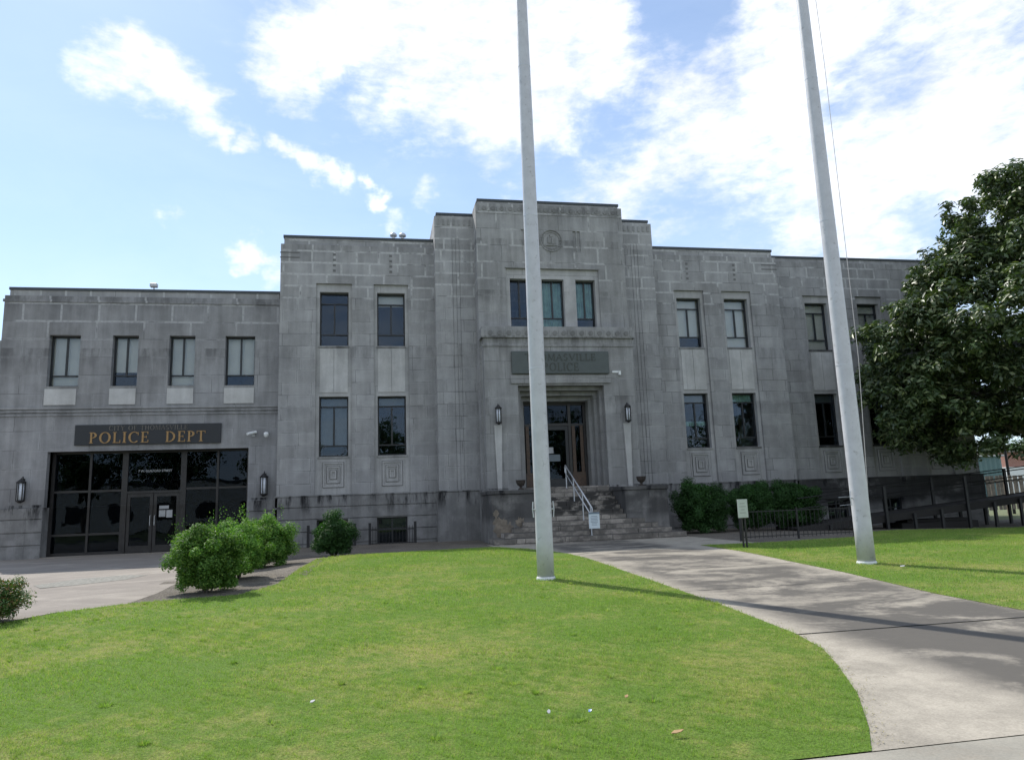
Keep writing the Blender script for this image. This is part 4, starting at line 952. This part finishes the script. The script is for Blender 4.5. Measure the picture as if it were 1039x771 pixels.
def shrub(name, x, y, rx, ry, h, n, leaf, mat, label, group=None, square=.0, sprigs=0, cat='shrub', zb=None):
    z0 = g(x, y) if zb is None else zb; S = empty(name, (x, y, z0), label, cat, group)
    m_ = 46; d = unit(rng.normal(size=(m_, 3))); d[:, 2] = np.abs(d[:, 2])*1.0-.6*(rng.random(m_) < .45)
    d = unit(np.sign(d)*np.abs(d)**(1-square))
    rad = np.array([rx, ry, h*.52]); c = np.array([x, y, z0+h*.46])+d*rad*rng.uniform(.5, 1.0, (m_, 1))
    r = rng.uniform(.12, .3, m_)*min(rx, h)*1.1
    mf = 16; af = rng.uniform(0, 2*pi, mf); c = np.concatenate([c, np.stack([x+.62*rx*np.cos(af), y+.62*ry*np.sin(af), z0+h*rng.uniform(.08, .3, mf)], -1)]); r = np.concatenate([r, rng.uniform(.14, .24, mf)*min(rx, h)])
    Va, Fa = clump_leaves(c, r, n//m_, leaf, .9, .6, .35)
    keep = Va[Fa[:, 0]][:, 2] > z0+.03; Fa = Fa[keep]
    # inner mass
    k2 = n; q = unit(rng.normal(size=(k2, 3)))*rng.uniform(.3, .80, (k2, 1))*rad+np.array([x, y, z0+h*.46]); q[:, 2] = np.maximum(q[:, 2], z0+.04); Vb, Fb = leaves(q, unit(rng.normal(size=(k2, 3))), np.full(k2, leaf*1.2), np.full(k2, leaf*.7))
    V = [Va, Vb]; F = [Fa, Fb+len(Va)]; off = len(Va)+len(Vb)
    if sprigs:
        cs = []
        for i in range(sprigs):
            a = rng.uniform(0, 2*pi); p = np.array([x+rx*.6*cos(a), y+ry*.6*sin(a), z0+h*.88]); hh = rng.uniform(.15, .4)
            for j in range(14): cs.append(p+np.array([rng.normal()*.03, rng.normal()*.03, hh*j/14]))
        cs = np.array(cs); Vc, Fc = leaves(cs, unit(rng.normal(size=cs.shape)+np.array([0, 0, .6])), np.full(len(cs), leaf*.9), np.full(len(cs), leaf*.45)); V.append(Vc); F.append(Fc+off)
    npmesh('foliage', np.concatenate(V), np.concatenate(F), mat, S)
    mb = MB()
    for i in range(7):
        a = 2*pi*i/7+rng.random(); mb.tube([(x+.05*cos(a), y+.05*sin(a), z0-.02), (x+.3*rx*cos(a), y+.3*ry*sin(a), z0+h*.3), (x+.55*rx*cos(a), y+.55*ry*sin(a), z0+h*.7)], [.018, .013, .006], 5)
    mb.build('stem', 'bark', S); return S
SG = 'rounded shrubs along the paving edge'
shrub('shrub', -8.98, -12.75, .62, .62, 1.16, 15000, .046, 'bright_shrub_leaf', 'big bright green shrub at the paving edge, front of the overlapping row', SG, sprigs=4)
shrub('shrub', -8.85, -11.0, .60, .60, 1.12, 13000, .046, 'bright_shrub_leaf', 'bright green shrub in the middle of the overlapping row', SG, sprigs=3)
shrub('shrub', -8.8, -8.4, .72, .72, 1.2, 13000, .05, 'bright_shrub_leaf', 'light green shrub with tall sprigs at the back of the overlapping row', SG, sprigs=8)
shrub('shrub', -7.35, -6.5, .60, .58, 1.06, 12000, .046, 'dark_shrub_leaf', 'round dark green shrub alone in the bed before the basement window')
shrub('shrub', -11.32, -14.7, .52, .5, .68, 6500, .04, 'reddish_shrub_leaf', 'low shrub with reddish tips at the lawn corner by the paving')
shrub('shrub', 4.35, -2.6, 1.05, .8, 1.85, 20000, .062, 'dark_shrub_leaf', 'tall green shrub right beside the entrance steps', 'shrubs right of the steps')
shrub('shrub', 6.2, -2.7, .95, .75, 1.78, 18000, .062, 'dark_shrub_leaf', 'dark clipped shrub right behind the pale post sign', 'shrubs right of the steps', square=.3)
shrub('shrub', 7.65, -2.7, .95, .75, 1.82, 18000, .062, 'dark_shrub_leaf', 'dark clipped shrub nearest the ramp railing', 'shrubs right of the steps', square=.3)

# planter pot with a small plant by the glass entrance
PT = empty('planter', (-12.45, -.6, g(-12.45, -.6)), 'low pale concrete planter with a sparse yellow green plant by the glass entrance', 'planter')
mb = MB(); mb.lathe([(.17, 0), (.24, .26), (.27, .28), (.27, .32), (.22, .32), (.21, .27)], 20, (-12.45, -.6, g(-12.45, -.6))); mb.build('pot', 'pot_concrete', PT)
cs = np.array([[-12.45+rng.normal()*.13, -.6+rng.normal()*.13, .75+abs(rng.normal())*.28] for _ in range(260)]); Vc, Fc = leaves(cs, unit(rng.normal(size=cs.shape)+np.array([0, 0, .6])), np.full(260, .08), np.full(260, .04)); npmesh('plant', Vc, Fc, 'bright_shrub_leaf', PT)

# magnolia
def limb(mb, p, q, r0, r1, n=7, wob=.12):
    p, q = np.array(p, float), np.array(q, float); pts = []
    for i in range(n):
        t = i/(n-1); w = np.array([rng.normal(), rng.normal(), rng.normal()*.5])*wob*(0 if i in (0,) else 1); pts.append(tuple(p+(q-p)*t+w*np.linalg.norm(q-p)*.08+np.array([0, 0, .1*sin(pi*t)*np.linalg.norm(q-p)*.3])))
    mb.tube(pts, [r0+(r1-r0)*i/(n-1) for i in range(n)], 8)
def magnolia():
    bx, by = 17.4, -4.2; z0 = g(bx, by); T = empty('magnolia_tree', (bx, by, z0), 'large glossy dark green magnolia tree overhanging the right end of the building', 'tree')
    c0 = np.array([bx, by, 6.7]); rad = np.array([7.25, 5.6, 7.1])
    cs = []; rs = []
    for i in range(9000):
        d = unit(rng.normal(size=3))
        lob = 1+.10*sin(5*math.atan2(d[1], d[0])+3.1*d[2])+.09*sin(7.3*d[2]+2.2*math.atan2(d[1], d[0])+1.)
        u = .45+.55*rng.random()**.6
        p = c0+d*rad*u*lob
        zl = 2.5+.3*sin(p[0]*1.7)+.2*sin(p[1]*2.3)+max(0, (12.2-p[0]))*.5+min(1.3, max(0, p[0]-13.2)*.55)
        if p[2] < zl: continue
        wl = np.interp(p[2], [2.5, 3.5, 5, 6.9, 7.8, 9.1, 10.4, 11.7, 12.7, 13.4], [4.6, 6.4, 6.9, 7.0, 5.6, 4.3, 3.5, 2.8, 1.9, .6])*(1+.05*sin(p[2]*4+p[1]*2))
        if math.hypot(p[0]-bx, (p[1]-by)*1.2) > wl: continue
        if sin(p[0]*2.1+1)*sin(p[1]*1.3+.4)*sin(p[2]*2.2+.5) > .34 or sin(p[0]*1.2+p[2]*1.7)+.6*sin(p[2]*3.1-p[0]*.7) < -1.15: continue
        cs.append(p); rs.append(rng.uniform(.34, .6))
        if len(cs) > 1500: break
    # reaching boughs that make the ragged left outline
    for px, pz, r in ((10.75, 6.6, .75), (11.3, 7.2, .7), (10.9, 5.5, .6), (11.0, 4.3, .6), (11.6, 3.7, .65), (12.6, 3.0, .6), (13.2, 2.9, .5), (12.7, 8.4, .6), (13.6, 9.6, .5), (14.0, 10.6, .5), (14.9, 11.4, .6), (15.4, 11.9, .45), (11.8, 7.9, .5), (14.4, 11.3, .5), (12.6, 9.2, .35), (13.3, 9.0, .6), (13.3, 10.1, .3), (15.2, 11.7, .5), (10.5, 6.0, .5), (10.4, 5.0, .5), (10.6, 6.9, .45)):
        for j in range(4): cs.append(np.array([px+rng.normal()*r*.5+.1, by+rng.normal()*.6, pz+rng.normal()*r*.4])); rs.append(r*.55)
    cs = np.array(cs); rs = np.array(rs)
    dd = np.linalg.norm(cs[:, None]-cs[None], axis=2); ok = (dd < 1.0).sum(1) >= 5; cs, rs = cs[ok], rs[ok]
    Vl, Fl = clump_leaves(cs, rs, 108, .225, .7, 1.0, .25)
    npmesh('crown', Vl, Fl, 'magnolia_leaf', T)
    mb = MB(); limb(mb, (bx, by, z0-.1), (bx+.1, by, 4.2), .34, .27, wob=.02)
    for i in range(14):
        a = 2*pi*i/14+.3; h0 = 2.2+rng.random()*2.5; rr = rng.uniform(3.8, 5.6); limb(mb, (bx, by, h0), (bx+rr*cos(a), by+rr*.75*sin(a), h0+rng.uniform(.6, 5.)), .14, .03)
    limb(mb, (bx+.1, by, 4.2), (bx-.2, by, 12.5), .27, .05)
    mb.build('trunk', 'bark', T, smooth=True)
magnolia()

# ------------------------------------------------------------------ right side: fence, post sign, ramp
FN = empty('iron_fence', (6, -7.7, .4), 'low black iron picket fence before the shrubs right of the steps', 'fence')
def fz(x): return g(x, -7.7)
mb = MB()
for x in (3.05, 4.7, 6.35): mb.box(x-.022, x+.022, -7.722, -7.678, fz(x)-.1, fz(x)+.82)
mb.build('post', 'black_iron', FN); mb = MB()
for a, b in ((3.08, 4.67), (4.73, 6.32)):
    for dz in (.10, .74): mb.box(a, b, -7.71, -7.69, fz(a)+dz, fz(a)+dz+.022)
    n = int((b-a)/.115)
    for i in range(1, n): x = a+(b-a)*i/n; mb.box(x-.0055, x+.0055, -7.706, -7.694, fz(a)+.06, fz(a)+.78)
mb.build('pickets', 'black_iron', FN)
SP = empty('post_sign', (2.0, -9.75, .4), 'pale green grey sign plate on a dark post at the edge of the right lawn', 'sign')
px_, py_ = 1.98, -9.9; z0 = g(px_, py_)
mb = MB(); mb.box(px_-.045, px_-.015, py_-.03, py_+.01, z0-.1, z0+.98); mb.box(px_+.035, px_+.065, py_-.03, py_+.01, z0-.1, z0+.98); mb.build('post', 'bronze_metal', SP)
mb = MB(); mb.box(px_-.12, px_+.13, py_-.05, py_-.034, z0+.68, z0+1.10, bev=.004); mb.build('plate', 'pale_sign', SP)
mb = MB()
for i, w in enumerate((.12, .16, .1, .15)): mb.box(px_-w/2, px_+w/2, py_-.0525, py_-.049, z0+1.0-i*.07, z0+1.008-i*.07)
mb.build('print_lines', 'faded_letter', SP)
RP = empty('access_ramp', (13, -3, .4), 'dark timber access ramp with black railings rising along the right wing', 'ramp')
rz = lambda x: .46+(x-7.2)*.083
mb = MB(); X0, X1 = 7.2, 20.
for y0, y1, dz, th in ((-3.65, -2.3, 0, .05), (-3.69, -3.655, .04, .24), (-2.295, -2.26, .03, .26)):
    A = [(X0, y0, rz(X0)+dz), (X1, y0, rz(X1)+dz), (X1, y1, rz(X1)+dz), (X0, y1, rz(X0)+dz)]; Bq = [(p[0], p[1], p[2]-th) for p in A]; mb.poly(A); mb.poly(Bq)
    for i in range(4): mb.poly([A[i], A[(i+1) % 4], Bq[(i+1) % 4], Bq[i]])
mb.build('deck', 'dark_wood', RP)
mb = MB()
for i in range(12):
    x = 8.3+i*1.05
    for y in (-3.75, -2.2): mb.box(x-.045, x+.045, y-.04, y+.04, 0, rz(x)+(.97 if i % 3 == 2 else -.03))
mb.build('post', 'black_iron', RP)
for y in (-3.75, -2.2):
    mb = MB()
    for dz in (.95, .62): mb.tube([(X0, y, rz(X0)+dz), (X1, y, rz(X1)+dz)], .018, 6)
    mb.build('railing', 'black_iron', RP)
# light pipe handrail at the foot of the ramp
HL = empty('handrail', (8.6, -4.0, .4), 'short pale pipe handrail at the foot of the ramp, left of the right flagpole', 'handrail')
mb = MB(); mb.tube([(8.45, -4.1, 1.40), (9.25, -4.1, 1.43)], .011, 6); mb.tube([(8.45, -4.1, 1.14), (9.25, -4.1, 1.18)], .010, 6); mb.build('rail', 'galvanised', HL); mb = MB()
for x in (8.46, 9.22): mb.tube([(x, -4.1, .35), (x, -4.1, 1.4)], .014, 6)
mb.build('post', 'black_iron', HL)
# dark planks stacked under the ramp
mb = MB(); mb.box(11.2, 14.2, -3.4, -2.6, .22, .45, bev=.01); mb.box(11.5, 14.0, -3.3, -2.7, .453, .55, bev=.01); obj1(mb, 'timber_stack', 'dark_wood', 'dark timbers lying under the ramp', 'timber')
UB = empty('utility_box', (8.55, -1.4, .4), 'dark utility cabinet between the end shrub and the ramp', 'cabinet'); mb = MB(); mb.box(8.2, 8.95, -1.7, -1.1, .35, 1.35, bev=.02); mb.build('cabinet', 'sign_green_grey', UB); mb = MB(); mb.box(8.16, 8.99, -1.74, -1.06, 1.352, 1.39, bev=.008); mb.build('lid', 'coping_metal', UB)

# far right: timber fence, shed, brick building, utility pole
WF = empty('timber_fence', (24, 4.5, .2), 'weathered vertical board fence beyond the right end of the building', 'fence')
mb = MB(); random.seed(9)
x = 18.4
while x < 34: w = random.uniform(.16, .24); mb.box(x, x+w, 4.48+random.uniform(-.01, .01), 4.51, .45, 2.05+random.uniform(-.03, .03)); x += w+random.uniform(.03, .12)
mb.build('boards', 'fence_wood', WF); mb = MB(); mb.box(18.4, 34, 4.52, 4.57, .8, .9); mb.box(18.4, 34, 4.52, 4.57, 1.75, 1.85); mb.build('rail', 'fence_wood', WF); mb = MB()
for x in np.arange(18.5, 34, 2.4): mb.box(x, x+.1, 4.57, 4.67, .1, 2.0)
mb.build('post', 'fence_wood', WF)
SH = empty('shed', (47, 31, .2), 'teal corrugated metal shed far beyond the right end of the building', 'shed')
mb = MB(); x = 41.; i = 0
pts = [(41+.25*k, 30+(.06 if k % 2 else 0)) for k in range(30)]
for (a, ya), (b, yb2) in zip(pts, pts[1:]): mb.poly([(a, ya, .1), (b, yb2, .1), (b, yb2, 4.15), (a, ya, 4.15)])
mb.poly([(41, 30.1, .1), (41, 36, .1), (41, 36, 4.15), (41, 30.1, 4.15)]); mb.poly([(48.25, 30.1, .1), (48.25, 36, .1), (48.25, 36, 4.15), (48.25, 30.1, 4.15)]); mb.build('wall', 'teal_metal', SH)
mb = MB(); mb.box(40.8, 48.45, 29.8, 36.3, 4.15, 4.27); mb.build('roof', 'steel_grey', SH)
BB = empty('brick_building', (66, 45, .2), 'low red brick building with a white band at the far right edge', 'building')
mb = MB(); mb.box(58.6, 95, 40, 55, 3.2, 5.0); mb.build('wall', 'red_brick', BB); mb = MB(); mb.box(58.5, 95.1, 39.8, 55.1, .0, 3.45); mb.build('lower_band', 'white_paint', BB)
mb = MB(); mb.box(58.4, 95.2, 39.7, 55.3, 5.0, 5.15); mb.build('roof', 'roof_gravel', BB)
UP = empty('utility_pole', (25, 6, .2), 'thin dark metal pole standing behind the board fence', 'pole'); mb = MB(); mb.tube([(25.0, 6.0, .1), (25.0, 6.0, 6.5)], [.075, .06], 10); mb.build('shaft', 'black_iron', UP); mb = MB(); mb.box(24.8, 25.2, 5.9, 6.1, 6.3, 6.36); mb.build('crossbar', 'black_iron', UP)

def far_tree(x, y, h, rx, label, group, n=5000, leaf=.35, z0=0.1, name='tree', cat='tree'):
    T = empty(name, (x, y, z0), label, cat, group)
    m_ = 90; d = unit(rng.normal(size=(m_, 3))); c = np.array([x, y, z0+h*.62])+d*np.array([rx, rx, h*.36])*rng.uniform(.3, .9, (m_, 1)); r = rng.uniform(.16, .3, m_)*rx
    V, F = clump_leaves(c, r, n//m_, leaf, .8, .6, .2); npmesh('crown', V, F, 'far_leaf', T)
    mb = MB(); limb(mb, (x, y, z0-.2), (x, y, z0+h*.6), .035*h*.9, .02*h, wob=.03)
    for i in range(6): a = i*pi/3; limb(mb, (x, y, z0+h*.3), (x+rx*.6*cos(a), y+rx*.6*sin(a), z0+h*.6), .015*h, .004*h)
    mb.build('trunk', 'bark', T); return T
far_tree(84, 62, 9.5, 5.5, 'distant leafy tree showing over the red brick building', 'distant trees', 4000, .5)
far_tree(70, 66, 8.5, 5, 'distant leafy tree showing over the teal shed', 'distant trees', 4000, .5)
# across the street (seen as reflections in the glass)
AB = empty('white_building', (-30, -62, 0), 'long low white building across the street, mirrored in the entrance glass', 'building')
mb = MB(); mb.box(-52, -12, -72, -60, 0, 5.2); mb.build('wall', 'white_wall', AB); mb = MB(); mb.box(-52.2, -11.8, -72.2, -59.8, 5.2, 5.5); mb.build('roof', 'coping_metal', AB)
mb = MB()
for i in range(8): mb.box(-49+i*4.6, -47+i*4.6, -59.99, -59.9, 1.2, 3.0)
mb.build('window', 'window_metal', AB)
for k, (x, y, h) in enumerate(((-33, -47, 11), (-24.5, -44, 12), (-16, -48, 10), (-6, -50, 11), (14, -52, 12), (-44, -45, 12), (30, -46, 11))):
    far_tree(x, y, h, h*.42, ('broad street tree across the road, mirrored in the entrance glass', 'second street tree across the road, before the white building', 'street tree across the road near the middle of the white building', 'street tree at the end of the white building', 'lone street tree across the road facing the steps', 'street tree across the road at the far left', 'street tree across the road at the far right')[k], 'street trees across the road', 5000, .4)

# grass clippings and grit blown onto the path edges, tufts in the joints
n = 2600; yy = rng.uniform(-21.5, -9.5, n); side = rng.random(n) < .6
ex = np.interp(yy, [-21.5, -20.4, -19.5, -18.6, -17, -14.4, -9], [-3.4, -2.75, -2.42, -2.12, -2.03, -2.0, -1.95]); ex2 = np.interp(yy, [-18.3, -17, -14.7, -13, -9.5], [.86, .86, 1.15, 1.25, 1.5])
xx = np.where(side, ex+np.abs(rng.normal(0, .09, n)), ex2-np.abs(rng.normal(0, .09, n))); k = side | (yy > -18.2); xx, yy = xx[k], yy[k]
Vq, Fq = leaves(np.stack([xx, yy, G(xx, yy)+.016], -1), unit(np.stack([rng.normal(0, .2, len(xx)), rng.normal(0, .2, len(xx)), np.ones(len(xx))], -1)), rng.uniform(.008, .022, len(xx)), rng.uniform(.004, .012, len(xx)), .1)
npmesh('grass_clippings', Vq, Fq, 'clipping', kind='stuff', label='dry grass clippings and grit along the path edges', cat='clippings')
# ------------------------------------------------------------------ litter and fallen leaves on the lawn
def on_ground(px, py):
    d = raydir(px, py); z = .3
    for _ in range(40):
        t = (z-CAM.z)/d.z; p = CAM+d*t; z = .5*z+.5*g(p.x, p.y)
    return p.x, p.y, g(p.x, p.y)
def scrap(px, py, w, l, mat, name, label, cat, a):
    x, y, z = on_ground(px, py); mb = MB(); z += .045
    P = [(-l, 0, 0), (-l*.3, w, .008), (l*.5, w*.8, .004), (l, 0, .012), (l*.4, -w, .006), (-l*.4, -w*.9, 0)]
    ca, sa = cos(a), sin(a); mb.poly([(x+p[0]*ca-p[1]*sa, y+p[0]*sa+p[1]*ca, z+p[2]) for p in P]); mb.poly([(x+p[0]*ca-p[1]*sa, y+p[0]*sa+p[1]*ca, z+p[2]-.004) for p in P])
    obj1(mb, name, mat, label, cat)
scrap(688, 750, .016, .045, 'dry_leaf', 'fallen_leaf', 'dry tan leaf lying on the lawn near the bottom edge by the sidewalk', 'leaf', .1)
scrap(557, 729, .012, .03, 'paper', 'paper_scrap', 'small white paper scrap on the lawn near the bottom middle', 'litter', 1.3)
scrap(599, 728, .012, .012, 'blue_plastic', 'plastic_scrap', 'tiny blue plastic scrap on the lawn', 'litter', .3)
scrap(636, 713, .012, .02, 'dry_leaf', 'fallen_leaf', 'tiny dry leaf on the lawn above the blue scrap', 'leaf', .8)
scrap(317, 718, .014, .02, 'paper', 'paper_scrap', 'tiny pale scrap in the middle of the left lawn', 'litter', .5)
scrap(916, 577, .03, .05, 'paper', 'paper_scrap', 'pale scrap on the lawn right of the right flagpole', 'litter', .2)

# ------------------------------------------------------------------ pieces that stand apart become objects of their own
def split_apart(o, gap):
    me = o.data; n = len(me.vertices)
    if n == 0: return
    co = np.empty(n*3, np.float32); me.vertices.foreach_get('co', co); co = co.reshape(-1, 3)
    par = list(range(n))
    def find(a):
        while par[a] != a: par[a] = par[par[a]]; a = par[a]
        return a
    for e in me.edges:
        a, b = find(e.vertices[0]), find(e.vertices[1])
        if a != b: par[a] = b
    root = np.array([find(i) for i in range(n)]); ids = np.unique(root)
    lo = np.array([co[root == r].min(0) for r in ids])-gap/2; hi = np.array([co[root == r].max(0) for r in ids])+gap/2
    k = len(ids); cp = list(range(k))
    def f2(a):
        while cp[a] != a: a = cp[a]
        return a
    for i in range(k):
        hit = np.where(np.all(lo[i] <= hi, 1) & np.all(hi[i] >= lo, 1))[0]
        for j in hit:
            a, b = f2(i), f2(int(j))
            if a != b: cp[a] = b
    grp = {int(r): f2(i) for i, r in enumerate(ids)}; gs = sorted(set(grp.values()))
    if len(gs) < 2: return
    src = bmesh.new(); src.from_mesh(me)
    base = o.name.split('.')[0]; first = True
    for gq in gs:
        bm = src.copy(); bm.verts.ensure_lookup_table()
        bmesh.ops.delete(bm, geom=[v for i, v in enumerate(bm.verts) if grp[int(root[i])] != gq], context='VERTS')
        if first: bm.to_mesh(me); first = False
        else:
            m2 = me.copy(); bm.to_mesh(m2); o2 = o.copy(); o2.data = m2; o2.name = base; COL.objects.link(o2); o2.parent = o.parent
        bm.free()
    src.free()
SPLIT = dict(spandrel=.03, carved_panel=.2, panel_shade_line=.2, window_surround=.02, base_wall=.06, cheek_wall=.02, post=.02, vent_slot=.02, belt_course=.02, base_ledge=.02, pickets=.02, interior_wall=.02, stucco_patch=.0, cleat=.02, seam_ring=.02, side_panel=.03, tower_shoulder=.02, carved_frieze=.02, frieze_roundel=.02, wall=.02, wing_wall=.02, cap_course=.02, roof_flashing=.02, pane=.02, window=.02, door_frame=.02, boards=.2, deck=.05)
for o in list(COL.objects):
    nm = o.name.split('.')[0]
    if o.type == 'MESH' and o.parent and nm in SPLIT: split_apart(o, SPLIT[nm])
